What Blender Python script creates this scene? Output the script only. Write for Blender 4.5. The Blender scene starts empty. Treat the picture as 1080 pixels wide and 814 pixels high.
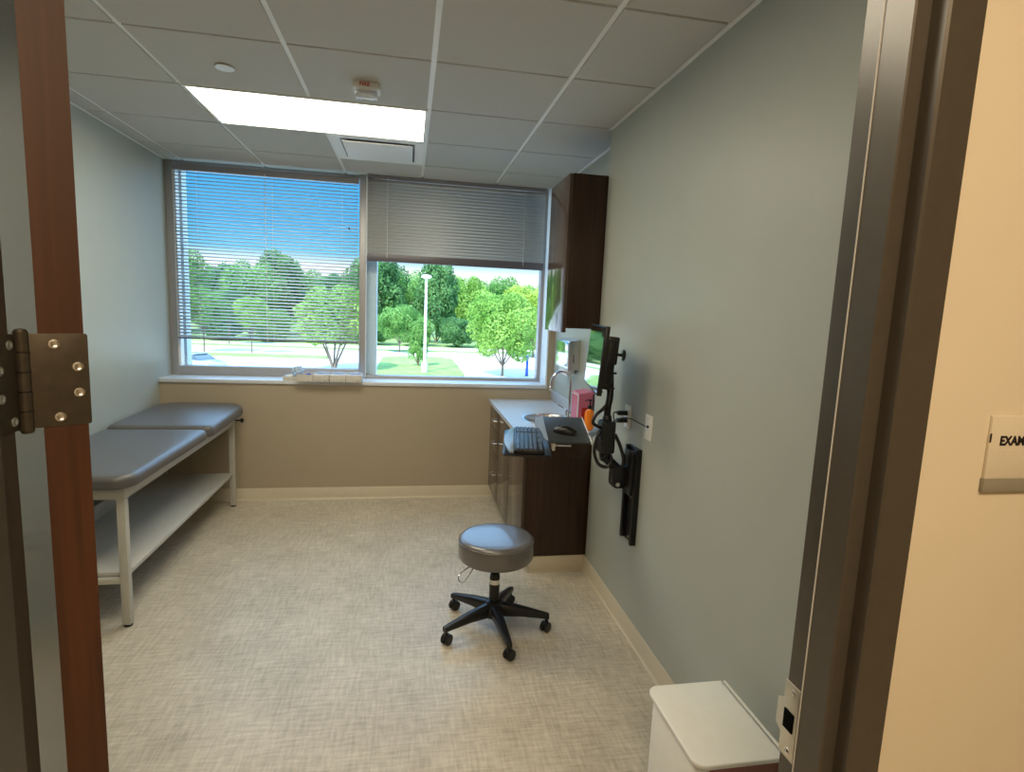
import bpy, bmesh, math, random
from mathutils import Vector, Matrix
S = bpy.context.scene
COL = S.collection
V = Vector
PI = math.pi
# ------------------------------------------------------------------ camera
cd = bpy.data.cameras.new('camera')
cam = bpy.data.objects.new('camera', cd)
COL.objects.link(cam)
YAW, PITCH, ROLL, FPX = 0.1838, -0.1333, 0.0427, 594.9
CAM = V((-1.116, -3.204, 1.614))
fw = V((math.sin(YAW)*math.cos(PITCH), math.cos(YAW)*math.cos(PITCH), math.sin(PITCH)))
rt0 = V((math.cos(YAW), -math.sin(YAW), 0)); up0 = rt0.cross(fw)
rt = rt0*math.cos(ROLL) + up0*math.sin(ROLL)
up = -rt0*math.sin(ROLL) + up0*math.cos(ROLL)
mw = Matrix((( rt.x, up.x, -fw.x, CAM.x), (rt.y, up.y, -fw.y, CAM.y), (rt.z, up.z, -fw.z, CAM.z), (0, 0, 0, 1)))
cam.matrix_world = mw
cd.sensor_fit = 'HORIZONTAL'; cd.sensor_width = 36.0; cd.lens = FPX/1080*36.0
cd.clip_start = 0.02; cd.clip_end = 600
S.camera = cam
# ------------------------------------------------------------------ exposure, sky, sun, lamps
S.view_settings.view_transform = 'Standard'
S.view_settings.look = 'None'
S.view_settings.gamma = 1.0
S.view_settings.exposure = 0.5
S.view_settings.use_curve_mapping = False
W = bpy.data.worlds.new('sky'); S.world = W; W.use_nodes = True
wn = W.node_tree.nodes; wl = W.node_tree.links
bg = wn['Background']; bg.inputs['Strength'].default_value = 1.0
tcw = wn.new('ShaderNodeTexCoord'); sep = wn.new('ShaderNodeSeparateXYZ'); rmp = wn.new('ShaderNodeValToRGB')
wl.new(tcw.outputs['Generated'], sep.inputs[0]); wl.new(sep.outputs['Z'], rmp.inputs['Fac'])
el = rmp.color_ramp.elements
el[0].position = 0.0; el[0].color = (1.0, 1.0, 1.0, 1)
el[1].position = 1.0; el[1].color = (0.95, 1.8, 3.0, 1)
for p_, c_ in ((0.056, (0.90, 0.95, 0.95, 1)), (0.080, (0.15, 0.50, 0.82, 1)), (0.12, (0.08, 0.38, 0.72, 1)), (0.22, (0.06, 0.34, 0.74, 1)), (0.32, (1.0, 1.9, 3.1, 1))):
    e_ = el.new(p_); e_.color = c_
wl.new(rmp.outputs['Color'], bg.inputs['Color'])

def lamp(name, kind, loc, energy, color, size=None, size_y=None, rot=(0, 0, 0)):
    d = bpy.data.lights.new(name, kind); d.energy = energy; d.color = color
    if kind == 'AREA':
        d.shape = 'RECTANGLE'; d.size = size; d.size_y = size_y
    o = bpy.data.objects.new(name, d); COL.objects.link(o); o.location = loc; o.rotation_euler = rot
    return o
sun = lamp('sun', 'SUN', (0, 0, 40), 5.8, (1.0, 0.95, 0.86)); sun.data.angle = 0.01
sun.rotation_euler = (V((0.45, 0.75, -1.0))).to_track_quat('-Z', 'Y').to_euler()
# hallway ceiling lamp (behind and above the camera) and the exam room's second ceiling lamp
lamp('hallway_lamp', 'AREA', (-0.9, -3.75, 2.60), 31, (1.0, 0.77, 0.50), 1.2, 0.6)
lamp('room_lamp', 'AREA', (-1.65, -1.5, 2.64), 18, (1.0, 0.90, 0.70), 1.2, 0.6)

# ------------------------------------------------------------------ materials
def lin(r, g, b):
    f = lambda c: (c/255/12.92) if c/255 <= 0.04045 else ((c/255+0.055)/1.055)**2.4
    return (f(r), f(g), f(b), 1)
def mat(name, col, rough=0.5, metal=0.0, var=0.04, nscale=30, bump=0.0, spec=0.5, coat=0.0, emis=None, emis_s=0, alpha=None, trans=0, ior=1.45):
    m = bpy.data.materials.new(name); m.use_nodes = True
    nt = m.node_tree; n = nt.nodes; l = nt.links; p = n['Principled BSDF']
    c = V(col[:3])
    tc = n.new('ShaderNodeTexCoord')
    nz = n.new('ShaderNodeTexNoise'); nz.inputs['Scale'].default_value = nscale; nz.inputs['Detail'].default_value = 3
    l.new(tc.outputs['Object'], nz.inputs['Vector'])
    rp = n.new('ShaderNodeValToRGB')
    rp.color_ramp.elements[0].position = 0.3; rp.color_ramp.elements[1].position = 0.7
    a = c*(1-var); b = c*(1+var)
    rp.color_ramp.elements[0].color = (a.x, a.y, a.z, 1); rp.color_ramp.elements[1].color = (b.x, b.y, b.z, 1)
    l.new(nz.outputs['Fac'], rp.inputs['Fac']); l.new(rp.outputs['Color'], p.inputs['Base Color'])
    p.inputs['Roughness'].default_value = rough; p.inputs['Metallic'].default_value = metal
    p.inputs['Specular IOR Level'].default_value = spec; p.inputs['Coat Weight'].default_value = coat
    p.inputs['IOR'].default_value = ior
    if trans: p.inputs['Transmission Weight'].default_value = trans
    if emis: p.inputs['Emission Color'].default_value = emis; p.inputs['Emission Strength'].default_value = emis_s
    if bump:
        bn = n.new('ShaderNodeTexNoise'); bn.inputs['Scale'].default_value = nscale*4; bn.inputs['Detail'].default_value = 4
        l.new(tc.outputs['Object'], bn.inputs['Vector'])
        bp = n.new('ShaderNodeBump'); bp.inputs['Strength'].default_value = bump; bp.inputs['Distance'].default_value = 0.002
        l.new(bn.outputs['Fac'], bp.inputs['Height']); l.new(bp.outputs['Normal'], p.inputs['Normal'])
    return m
def wood(name, dark, light, rough, axis=2, scale=1.0):
    m = mat(name, light, rough); nt = m.node_tree; n = nt.nodes; l = nt.links; p = n['Principled BSDF']
    tc = n.new('ShaderNodeTexCoord'); mp = n.new('ShaderNodeMapping')
    sc = [60*scale]*3; sc[axis] = 2.2*scale; mp.inputs['Scale'].default_value = sc
    nz = n.new('ShaderNodeTexNoise'); nz.inputs['Scale'].default_value = 1.0; nz.inputs['Detail'].default_value = 6; nz.inputs['Distortion'].default_value = 0.6
    l.new(tc.outputs['Object'], mp.inputs['Vector']); l.new(mp.outputs['Vector'], nz.inputs['Vector'])
    rp = n.new('ShaderNodeValToRGB'); rp.color_ramp.elements[0].position = 0.3; rp.color_ramp.elements[1].position = 0.72
    rp.color_ramp.elements[0].color = dark; rp.color_ramp.elements[1].color = light
    l.new(nz.outputs['Fac'], rp.inputs['Fac']); l.new(rp.outputs['Color'], p.inputs['Base Color'])
    return m
def floor_mat():
    m = bpy.data.materials.new('woven_vinyl'); m.use_nodes = True
    nt = m.node_tree; n = nt.nodes; l = nt.links; p = n['Principled BSDF']
    tc = n.new('ShaderNodeTexCoord')
    def streak(sx, sy, det):
        mp = n.new('ShaderNodeMapping'); mp.inputs['Scale'].default_value = (sx, sy, 1)
        nz = n.new('ShaderNodeTexNoise'); nz.inputs['Scale'].default_value = 1; nz.inputs['Detail'].default_value = det; nz.inputs['Roughness'].default_value = 0.6
        l.new(tc.outputs['Object'], mp.inputs['Vector']); l.new(mp.outputs['Vector'], nz.inputs['Vector']); return nz.outputs['Fac']
    a = streak(70, 9, 4); b = streak(9, 70, 4); c = streak(3.0, 3.0, 3)
    def mth(op, x, y):
        q = n.new('ShaderNodeMath'); q.operation = op
        for i, v in enumerate((x, y)):
            if isinstance(v, (int, float)): q.inputs[i].default_value = v
            else: l.new(v, q.inputs[i])
        return q.outputs[0]
    s = mth('ADD', mth('ADD', mth('MULTIPLY', a, 0.36), mth('MULTIPLY', b, 0.36)), mth('MULTIPLY', c, 0.28))
    rp = n.new('ShaderNodeValToRGB'); e = rp.color_ramp.elements
    e[0].position = 0.38; e[0].color = (0.37, 0.325, 0.25, 1); e[1].position = 0.62; e[1].color = (0.63, 0.57, 0.465, 1)
    k = rp.color_ramp.elements.new(0.5); k.color = (0.50, 0.445, 0.355, 1)
    l.new(s, rp.inputs['Fac']); l.new(rp.outputs['Color'], p.inputs['Base Color'])
    p.inputs['Roughness'].default_value = 0.42; p.inputs['Specular IOR Level'].default_value = 0.45
    bp = n.new('ShaderNodeBump'); bp.inputs['Strength'].default_value = 0.12; bp.inputs['Distance'].default_value = 0.001
    l.new(s, bp.inputs['Height']); l.new(bp.outputs['Normal'], p.inputs['Normal'])
    return m
def glass_mat(name, tint=(1, 1, 1, 1), refl=0.06):
    m = bpy.data.materials.new(name); m.use_nodes = True
    nt = m.node_tree; n = nt.nodes; l = nt.links; n.remove(n['Principled BSDF'])
    t = n.new('ShaderNodeBsdfTransparent'); t.inputs['Color'].default_value = tint
    g = n.new('ShaderNodeBsdfGlossy'); g.inputs['Roughness'].default_value = 0.02
    mx = n.new('ShaderNodeMixShader'); mx.inputs[0].default_value = refl
    l.new(t.outputs[0], mx.inputs[1]); l.new(g.outputs[0], mx.inputs[2]); l.new(mx.outputs[0], n['Material Output'].inputs['Surface'])
    return m
def leaf_mat(name, a, b):
    m = bpy.data.materials.new(name); m.use_nodes = True
    nt = m.node_tree; n = nt.nodes; l = nt.links; p = n['Principled BSDF']
    tc = n.new('ShaderNodeTexCoord'); nz = n.new('ShaderNodeTexNoise'); nz.inputs['Scale'].default_value = 0.9; nz.inputs['Detail'].default_value = 5
    l.new(tc.outputs['Object'], nz.inputs['Vector'])
    rp = n.new('ShaderNodeValToRGB'); rp.color_ramp.elements[0].position = 0.35; rp.color_ramp.elements[1].position = 0.65
    rp.color_ramp.elements[0].color = a; rp.color_ramp.elements[1].color = b
    l.new(nz.outputs['Fac'], rp.inputs['Fac']); l.new(rp.outputs['Color'], p.inputs['Base Color'])
    p.inputs['Roughness'].default_value = 0.6; p.inputs['Specular IOR Level'].default_value = 0.25
    tr = n.new('ShaderNodeBsdfTranslucent'); l.new(rp.outputs['Color'], tr.inputs['Color'])
    mx = n.new('ShaderNodeMixShader'); mx.inputs[0].default_value = 0.35
    l.new(p.outputs[0], mx.inputs[1]); l.new(tr.outputs[0], mx.inputs[2]); l.new(mx.outputs[0], n['Material Output'].inputs['Surface'])
    return m
M = dict(
    wall=mat('wall_paint_grey_green', (0.41, 0.43, 0.385), 0.42, var=0.012, nscale=6, bump=0.05, spec=0.4),
    back=mat('wall_paint_warm_lit', (0.42, 0.35, 0.255), 0.5, var=0.012, nscale=6, bump=0.05, spec=0.35),  # the warm light on the back wall is put into this tan colour
    hall=mat('wall_paint_hall', (0.66, 0.58, 0.44), 0.6, var=0.012, nscale=6, bump=0.05),
    base=mat('vinyl_base', (0.60, 0.53, 0.40), 0.4, var=0.02),
    tile=mat('ceiling_tile', (0.60, 0.59, 0.545), 0.9, var=0.03, nscale=160, bump=0.5, spec=0.1),
    grid=mat('ceiling_grid_paint', (0.93, 0.94, 0.90), 0.5, var=0.01),
    floor=floor_mat(),
    alu=mat('window_aluminium', (0.44, 0.42, 0.42), 0.42, 0.35, var=0.02),
    alu_white=mat('window_white_edge', (0.80, 0.82, 0.84), 0.4, var=0.02),
    alu_out=mat('outer_mullion_pale_blue', (0.70, 0.84, 0.95), 0.5, var=0.02),
    sill=mat('sill_laminate', (0.66, 0.68, 0.70), 0.35, var=0.02),
    slat=mat('blind_slat', (0.56, 0.54, 0.50), 0.38, 0.25, var=0.02),
    rail=mat('blind_rail', (0.14, 0.13, 0.15), 0.4, 0.2, var=0.03),
    head=mat('blind_headrail', (0.30, 0.29, 0.31), 0.45, 0.1, var=0.03),
    cord=mat('blind_cord', (0.78, 0.78, 0.76), 0.7),
    glass=glass_mat('window_glass', (0.97, 0.985, 0.98, 1), 0.004),
    bronze=mat('frame_bronze_paint', (0.085, 0.072, 0.055), 0.30, 0.25, var=0.05, nscale=40, spec=0.6),
    door=wood('door_veneer', (0.040, 0.013, 0.005, 1), (0.080, 0.028, 0.010, 1), 0.5),
    doorface=wood('door_face_veneer', (0.05, 0.018, 0.010, 1), (0.10, 0.036, 0.018, 1), 0.22),
    cab=wood('cabinet_laminate', (0.020, 0.0085, 0.004, 1), (0.050, 0.021, 0.010, 1), 0.34),
    cabdoor=wood('cabinet_door_laminate', (0.055, 0.036, 0.026, 1), (0.09, 0.06, 0.042, 1), 0.09),
    hinge=mat('hinge_bronze', (0.085, 0.07, 0.052), 0.42, 0.6, var=0.12, nscale=60),
    steel=mat('steel_satin', (0.66, 0.64, 0.60), 0.28, 0.95, var=0.04),
    chrome=mat('chrome', (0.82, 0.83, 0.85), 0.10, 1.0, var=0.01),
    sink=mat('sink_steel', (0.55, 0.54, 0.54), 0.25, 0.9, var=0.04),
    nickel=mat('strike_plate_steel', (0.70, 0.66, 0.56), 0.38, 0.8, var=0.05),
    vinyl=mat('table_vinyl_grey', (0.105, 0.102, 0.10), 0.34, var=0.05, nscale=120, bump=0.25, spec=0.6),
    svinyl=mat('stool_vinyl_grey', (0.115, 0.105, 0.10), 0.30, var=0.04, nscale=150, bump=0.12, spec=0.8, coat=0.35),
    tframe=mat('table_frame_beige', (0.50, 0.48, 0.42), 0.4, var=0.03),
    tshelf=mat('table_shelf_laminate', (0.50, 0.49, 0.45), 0.4, var=0.04),
    black=mat('black_plastic', (0.008, 0.008, 0.009), 0.33, var=0.1),
    blackm=mat('black_satin_metal', (0.012, 0.012, 0.013), 0.28, 0.3, var=0.1),
    rubber=mat('rubber_black', (0.02, 0.02, 0.02), 0.7, var=0.1),
    counter=mat('counter_laminate', (0.52, 0.54, 0.56), 0.22, var=0.05, nscale=200),
    white=mat('white_plastic', (0.76, 0.75, 0.70), 0.35, var=0.01),
    binw=mat('bin_white_enamel', (0.80, 0.78, 0.72), 0.35, var=0.015),
    binred=mat('bin_red_brown_panel', (0.30, 0.12, 0.10), 0.35, var=0.04),
    screen=mat('screen_glass', (0.02, 0.025, 0.025), 0.05, var=0.02, spec=1.0, coat=0.6),
    orange=mat('orange_soap', (0.95, 0.24, 0.02), 0.22, var=0.03),
    pink=mat('pink_translucent_plastic', (0.86, 0.25, 0.40), 0.25, var=0.03, trans=0.25),
    key=mat('keycap_black', (0.045, 0.05, 0.055), 0.32, var=0.1, nscale=80),
    keyb=mat('keyboard_palm_rest', (0.20, 0.24, 0.29), 0.26, var=0.05),
    pad=mat('mouse_platform_grey', (0.035, 0.04, 0.045), 0.40, var=0.05),
    blue=mat('blue_film', (0.03, 0.10, 0.60), 0.35, var=0.1),
    film=mat('clear_blue_film', (0.60, 0.72, 0.85), 0.25, var=0.08, nscale=60, trans=0.25),
    card=mat('box_card', (0.62, 0.59, 0.54), 0.7, var=0.04),
    tissue=mat('white_tissue', (0.80, 0.82, 0.84), 0.8, var=0.04),
    red=mat('red_print', (0.45, 0.03, 0.02), 0.5),
    lens=mat('strobe_lens', (0.75, 0.78, 0.80), 0.10, var=0.15, nscale=90, trans=0.5),
    sign=mat('sign_clear_panel', (0.62, 0.55, 0.43), 0.2, var=0.01),
    signgrey=mat('sign_grey_strip', (0.24, 0.22, 0.17), 0.4, var=0.02),
    void=mat('dark_latch_recess', (0.004, 0.004, 0.004), 0.9, spec=0.05),
    stop_line=mat('pale_stop_line', (0.55, 0.53, 0.48), 0.4),
    ink=mat('sign_black_text', (0.012, 0.01, 0.01), 0.5),
    diffuser=mat('light_diffuser', (0.9, 0.9, 0.85), 0.5, var=0.0, emis=(1.0, 0.93, 0.73, 1), emis_s=9),
    asphalt=mat('parking_concrete', (0.66, 0.63, 0.60), 0.9, var=0.06, nscale=0.6),
    lawn=mat('lawn_grass', (0.22, 0.34, 0.10), 0.95, var=0.25, nscale=0.8),
    field=mat('far_grass', (0.22, 0.32, 0.11), 0.95, var=0.25, nscale=0.3),
    bark=mat('bark', (0.20, 0.16, 0.12), 0.9, var=0.2),
    pole=mat('pole_white_paint', (0.80, 0.80, 0.80), 0.5),
    outwall=mat('outer_wall', (0.55, 0.52, 0.47), 0.9),
    carpaint=mat('car_paint_silver_blue', (0.42, 0.52, 0.62), 0.25, 0.4, var=0.01, coat=0.5),
    carglass=mat('car_glass', (0.05, 0.07, 0.09), 0.05, var=0.01, spec=0.9),
    leaf_a=leaf_mat('leaves_bright', (0.17, 0.36, 0.06, 1), (0.36, 0.56, 0.13, 1)),
    leaf_b=leaf_mat('leaves_mid', (0.11, 0.28, 0.06, 1), (0.24, 0.45, 0.12, 1)),
    leaf_c=leaf_mat('leaves_dark', (0.06, 0.18, 0.06, 1), (0.15, 0.32, 0.10, 1)),
    leaf_d=leaf_mat('leaves_yellowish', (0.28, 0.44, 0.06, 1), (0.52, 0.60, 0.12, 1)),
)

# ------------------------------------------------------------------ mesh helpers
class MB:
    def __init__(s): s.bm = bmesh.new()
    def _xf(s, vs, mtx):
        if mtx is not None:
            for v in vs: v.co = mtx @ v.co
    def box(s, x0, x1, y0, y1, z0, z1, bev=0.0, mtx=None, seg=2):
        t = bmesh.new()
        vs = [t.verts.new((x, y, z)) for z in (z0, z1) for y in (y0, y1) for x in (x0, x1)]
        for f in ((0, 2, 3, 1), (4, 5, 7, 6), (0, 1, 5, 4), (2, 6, 7, 3), (0, 4, 6, 2), (1, 3, 7, 5)): t.faces.new([vs[i] for i in f])
        if bev: bmesh.ops.bevel(t, geom=t.edges[:], offset=bev, segments=seg, affect='EDGES', profile=0.5)
        s._xf(t.verts, mtx); s._merge(t); return s
    def _merge(s, t):
        mp = {v: s.bm.verts.new(v.co) for v in t.verts}
        for f in t.faces:
            try:
                nf = s.bm.faces.new([mp[v] for v in f.verts]); nf.material_index = f.material_index
            except ValueError: pass
        t.free()
    def prism(s, pts, z0, z1, bev=0.0, mtx=None, seg=2):
        """pts: XY outline, extruded along Z"""
        t = bmesh.new()
        a = [t.verts.new((p[0], p[1], z0)) for p in pts]; b = [t.verts.new((p[0], p[1], z1)) for p in pts]
        n = len(pts); t.faces.new(a[::-1]); t.faces.new(b)
        for i in range(n): t.faces.new([a[i], a[(i+1) % n], b[(i+1) % n], b[i]])
        bmesh.ops.recalc_face_normals(t, faces=t.faces[:])
        if bev:
            es = [e for e in t.edges if (e.verts[0].co.z == e.verts[1].co.z)]
            bmesh.ops.bevel(t, geom=es, offset=bev, segments=seg, affect='EDGES', profile=0.5)
        s._xf(t.verts, mtx); s._merge(t); return s
    def lathe(s, prof, n=32, mtx=None, cap=True):
        """prof: (radius, z) from bottom to top"""
        t = bmesh.new(); rings = []
        for r, z in prof:
            if r < 1e-6: rings.append([t.verts.new((0, 0, z))])
            else: rings.append([t.verts.new((r*math.cos(2*PI*i/n), r*math.sin(2*PI*i/n), z)) for i in range(n)])
        for a, b in zip(rings, rings[1:]):
            for i in range(n):
                j = (i+1) % n
                if len(a) == 1 and len(b) == 1: continue
                if len(a) == 1: t.faces.new([a[0], b[j], b[i]])
                elif len(b) == 1: t.faces.new([a[i], a[j], b[0]])
                else: t.faces.new([a[i], a[j], b[j], b[i]])
        if cap:
            if len(rings[0]) > 1: t.faces.new(rings[0][::-1])
            if len(rings[-1]) > 1: t.faces.new(rings[-1])
        s._xf(t.verts, mtx); s._merge(t); return s
    def cyl(s, a, b, r, r2=None, n=20):
        a, b = V(a), V(b); d = b-a
        q = d.to_track_quat('Z', 'Y').to_matrix().to_4x4()
        return s.lathe([(r, 0), (r if r2 is None else r2, d.length)], n, Matrix.Translation(a) @ q)
    def tube(s, pts, r, n=10, closed=False, smooth=True):
        P = [V(p) for p in pts]
        if smooth and len(P) > 2:
            Q = []
            m = len(P); rng = range(m if closed else m-1)
            for i in rng:
                p0 = P[(i-1) % m] if (closed or i > 0) else P[i]; p1 = P[i]; p2 = P[(i+1) % m]; p3 = P[(i+2) % m] if (closed or i+2 < m) else p2
                for k in range(6):
                    u = k/6
                    Q.append(0.5*((2*p1)+(-p0+p2)*u+(2*p0-5*p1+4*p2-p3)*u*u+(-p0+3*p1-3*p2+p3)*u**3))
            if not closed: Q.append(P[-1])
            P = Q
        t = bmesh.new(); rings = []; m = len(P)
        nrm = None
        for i, p in enumerate(P):
            if closed: d = P[(i+1) % m]-P[i-1]
            else: d = P[min(i+1, m-1)]-P[max(i-1, 0)]
            if d.length < 1e-9: d = V((0, 0, 1))
            d.normalize()
            if nrm is None: nrm = d.orthogonal()
            nrm = (nrm-d*nrm.dot(d))
            if nrm.length < 1e-6: nrm = d.orthogonal()
            nrm.normalize(); bn = d.cross(nrm)
            rr = r(i/(m-1)) if callable(r) else r
            rings.append([t.verts.new(p+nrm*rr*math.cos(2*PI*k/n)+bn*rr*math.sin(2*PI*k/n)) for k in range(n)])
        pr = list(zip(rings, rings[1:])) + ([(rings[-1], rings[0])] if closed else [])
        for a, b in pr:
            for k in range(n): t.faces.new([a[k], a[(k+1) % n], b[(k+1) % n], b[k]])
        if not closed: t.faces.new(rings[0][::-1]); t.faces.new(rings[-1])
        s._merge(t); return s
    def hexa(s, lo, hi):
        """four lower points and four upper points (same winding)"""
        t = bmesh.new(); a = [t.verts.new(p) for p in lo]; b = [t.verts.new(p) for p in hi]
        t.faces.new(a[::-1]); t.faces.new(b)
        for i in range(4): t.faces.new([a[i], a[(i+1) % 4], b[(i+1) % 4], b[i]])
        s._merge(t); return s
    def build(s, name, m, parent=None, ang=35, loc=None, rot=None):
        bmesh.ops.recalc_face_normals(s.bm, faces=s.bm.faces[:])
        me = bpy.data.meshes.new(name); s.bm.to_mesh(me); s.bm.free()
        for f in me.polygons: f.use_smooth = True
        me.set_sharp_from_angle(angle=math.radians(ang))
        me.materials.append(m if not isinstance(m, str) else M[m])
        o = bpy.data.objects.new(name, me); COL.objects.link(o)
        if parent is not None: o.parent = parent
        if loc is not None: o.location = loc
        if rot is not None: o.rotation_euler = rot
        return o
def tag(o, label=None, cat=None, group=None, kind=None):
    if label: o['label'] = label
    if cat: o['category'] = cat
    if group: o['group'] = group
    if kind: o['kind'] = kind
    return o
def thing(name, label, cat, loc=(0, 0, 0), rz=0, group=None, kind=None):
    o = bpy.data.objects.new(name, None); COL.objects.link(o); o.location = loc; o.rotation_euler = (0, 0, rz)
    o.empty_display_size = 0.1
    return tag(o, label, cat, group, kind)
def struct(o): o['kind'] = 'structure'; return o
def copy_tree(o, parent=None):
    c = o.copy(); COL.objects.link(c); c.parent = parent
    for ch in list(o.children): copy_tree(ch, c)
    return c
def rrect(x0, x1, y0, y1, rads, n=8):
    """rounded outline; rads for corners (x0y0, x1y0, x1y1, x0y1)"""
    out = []
    for (cx, cy, r, a0) in ((x0, y0, rads[0], PI), (x1, y0, rads[1], 1.5*PI), (x1, y1, rads[2], 0), (x0, y1, rads[3], PI/2)):
        ox = cx + (r if cx == x0 else -r); oy = cy + (r if cy == y0 else -r)
        for k in range(n+1):
            a = a0 + PI/2*k/n; out.append((ox+r*math.cos(a), oy+r*math.sin(a)))
    return out
def text_mesh(name, body, size, m, loc, rot, parent, depth=0.0006, bold=0.0):
    c = bpy.data.curves.new(name+'_curve', 'FONT'); c.body = body; c.size = size; c.extrude = depth; c.offset = bold
    t = bpy.data.objects.new(name+'_tmp', c); COL.objects.link(t)
    dg = bpy.context.evaluated_depsgraph_get(); me = bpy.data.meshes.new_from_object(t.evaluated_get(dg))
    bpy.data.objects.remove(t)
    me.materials.clear(); me.materials.append(M[m])
    o = bpy.data.objects.new(name, me); COL.objects.link(o); o.location = loc; o.rotation_euler = rot; o.parent = parent
    return o

# ------------------------------------------------------------------ room dimensions
XL, YB, YW, ZC, REC, YJ = -2.993, 1.4975, 1.76, 2.65, 0.118, 0.03
YF0, YF1 = -2.588, -2.478           # hall face and room face of the front wall
SILL = 0.985
GX, GY, G = -0.4218, 0.0, 0.6096
# ------------------------------------------------------------------ setting
fl = MB().box(-5.0, 2.5, -5.2, 2.0, -0.12, 0.0).build('floor', 'floor'); struct(fl)
struct(MB().box(XL-0.12, XL, YF1, 2.0, 0, 2.9).build('wall_left', 'wall'))
struct(MB().prism([(0, YF1), (0.3, YF1), (0.3, 2.0), (REC, 2.0), (REC, YJ), (0, YJ)], 0, 2.9).build('wall_right', 'wall'))
# window wall: below the sill, the pier right of the window, and the outside skin
b = MB().box(XL, REC, YB, 2.0, 0, SILL-0.03).box(0.062, REC, YB, 2.0, SILL-0.03, 2.9).box(XL, 0.062, YW-0.02, 2.0, 2.70, 2.9)
struct(b.build('wall_back', 'back'))
struct(MB().box(-8, XL-0.12, 1.85, 2.0, -4.0, 6).box(0.3, 6, 1.85, 2.0, -4.0, 6).box(XL-0.12, 0.3, 2.0, 2.1, 2.8, 6).box(XL-0.12, 0.3, 2.0, 2.1, -4.0, SILL-0.05).build('wall_outside', 'outwall'))
struct(MB().box(XL-0.12, -1.60, YF0, YF1, 0, 2.9).box(-0.485, 0.3, YF0, YF1, 0, 2.9).box(-1.60, -0.485, YF0, YF1, 2.46, 2.9).build('wall_front', 'wall'))
struct(MB().box(-0.485, 2.5, YF0-0.006, YF0-0.0005, 0, 2.7).box(-5.0, -1.60, YF0-0.006, YF0-0.0005, 0, 2.7).build('wall_hall', 'hall'))
struct(MB().box(-5.0, 2.5, -5.2, -5.1, 0, 2.7).box(-5.1, -5.0, -5.2, YF0, 0, 2.7).box(2.5, 2.6, -5.2, YF0, 0, 2.7).build('wall_hall_far', 'hall'))
struct(MB().box(-5.1, 2.6, -5.2, YF0-0.01, 2.65, 2.8).build('ceiling_hall', 'tile'))
# ceiling: tegular tiles hang 7 mm below the grid
tb = MB(); gb = MB()
cols = [GX-G*j for j in range(-1, 6)]
rows = [GY+G*k for k in range(-5, 4)]
cl = 0.012
for j in range(6):
    x1 = min(cols[j]-cl, REC-0.02); x0 = max(cols[j+1]+cl, XL+0.02)
    if j == 5: continue
    if j == 4: pass
    for k in range(8):
        y0 = max(rows[k]+0.008, YF1+0.02); y1 = min(rows[k+1]-0.008, YW-0.02)
        if y1 <= y0: continue
        if j in (2, 3) and k == 5: continue          # light
        if j == 2 and k == 6: continue               # air diffuser
        xx1 = x1
        if j == 0 and rows[k] < YJ-0.1: xx1 = min(x1, -0.02)
        if j == 4: pass
        tb.box(x0, xx1, y0, y1, ZC, ZC+0.02)
    # the sliver at the left wall
for k in range(8):
    y0 = max(rows[k]+0.008, YF1+0.02); y1 = min(rows[k+1]-0.008, YW-0.02)
    if y1 > y0: tb.box(XL+0.02, cols[5]-cl, y0, y1, ZC, ZC+0.02)
ceil = tb.build('ceiling', 'tile'); struct(ceil)
gb = MB().box(XL, 0.3, YF1, 2.0, ZC+0.008, ZC+0.03)
for z0 in (ZC+0.008,):
    gb.box(XL, XL+0.022, YF1, YW, ZC+0.0, ZC+0.01).box(-0.022, 0, YF1, YJ, ZC, ZC+0.01).box(REC-0.022, REC, YJ, YB, ZC, ZC+0.01)
grid = gb.build('ceiling_grid', 'grid', ceil); grid['kind'] = 'structure'
struct(MB().box(-5.3, 2.8, -5.4, 2.1, 2.92, 3.05).build('ceiling_slab', 'outwall'))

# baseboards (cove base with a small toe)
def baseboard(name, a, b_, nx, ny, h=0.1):
    a, b_ = V((a[0], a[1], 0)), V((b_[0], b_[1], 0)); d = (b_-a).normalized(); n = V((nx, ny, 0)); L = (b_-a).length
    prof = [(0.0, 0.0), (0.014, 0.0), (0.014, 0.003), (0.007, 0.009), (0.005, 0.016), (0.005, h-0.003), (0.003, h), (0.0, h)]
    t = bmesh.new(); A = [t.verts.new(a+n*p+V((0, 0, z))) for p, z in prof]; B = [t.verts.new(b_+n*p+V((0, 0, z))) for p, z in prof]
    for i in range(len(prof)): t.faces.new([A[i], A[(i+1) % 8], B[(i+1) % 8], B[i]])
    t.faces.new(A); t.faces.new(B[::-1])
    mb = MB(); mb._merge(t); return struct(mb.build(name, 'base'))
baseboard('baseboard_right', (0, YF1), (0, YJ+0.02), -1, 0)
baseboard('baseboard_left', (XL, YF1), (XL, YB), 1, 0)
baseboard('baseboard_back', (XL, YB), (REC, YB), 0, -1)
baseboard('baseboard_front', (XL, YF1), (-1.62, YF1), 0, 1)

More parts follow.
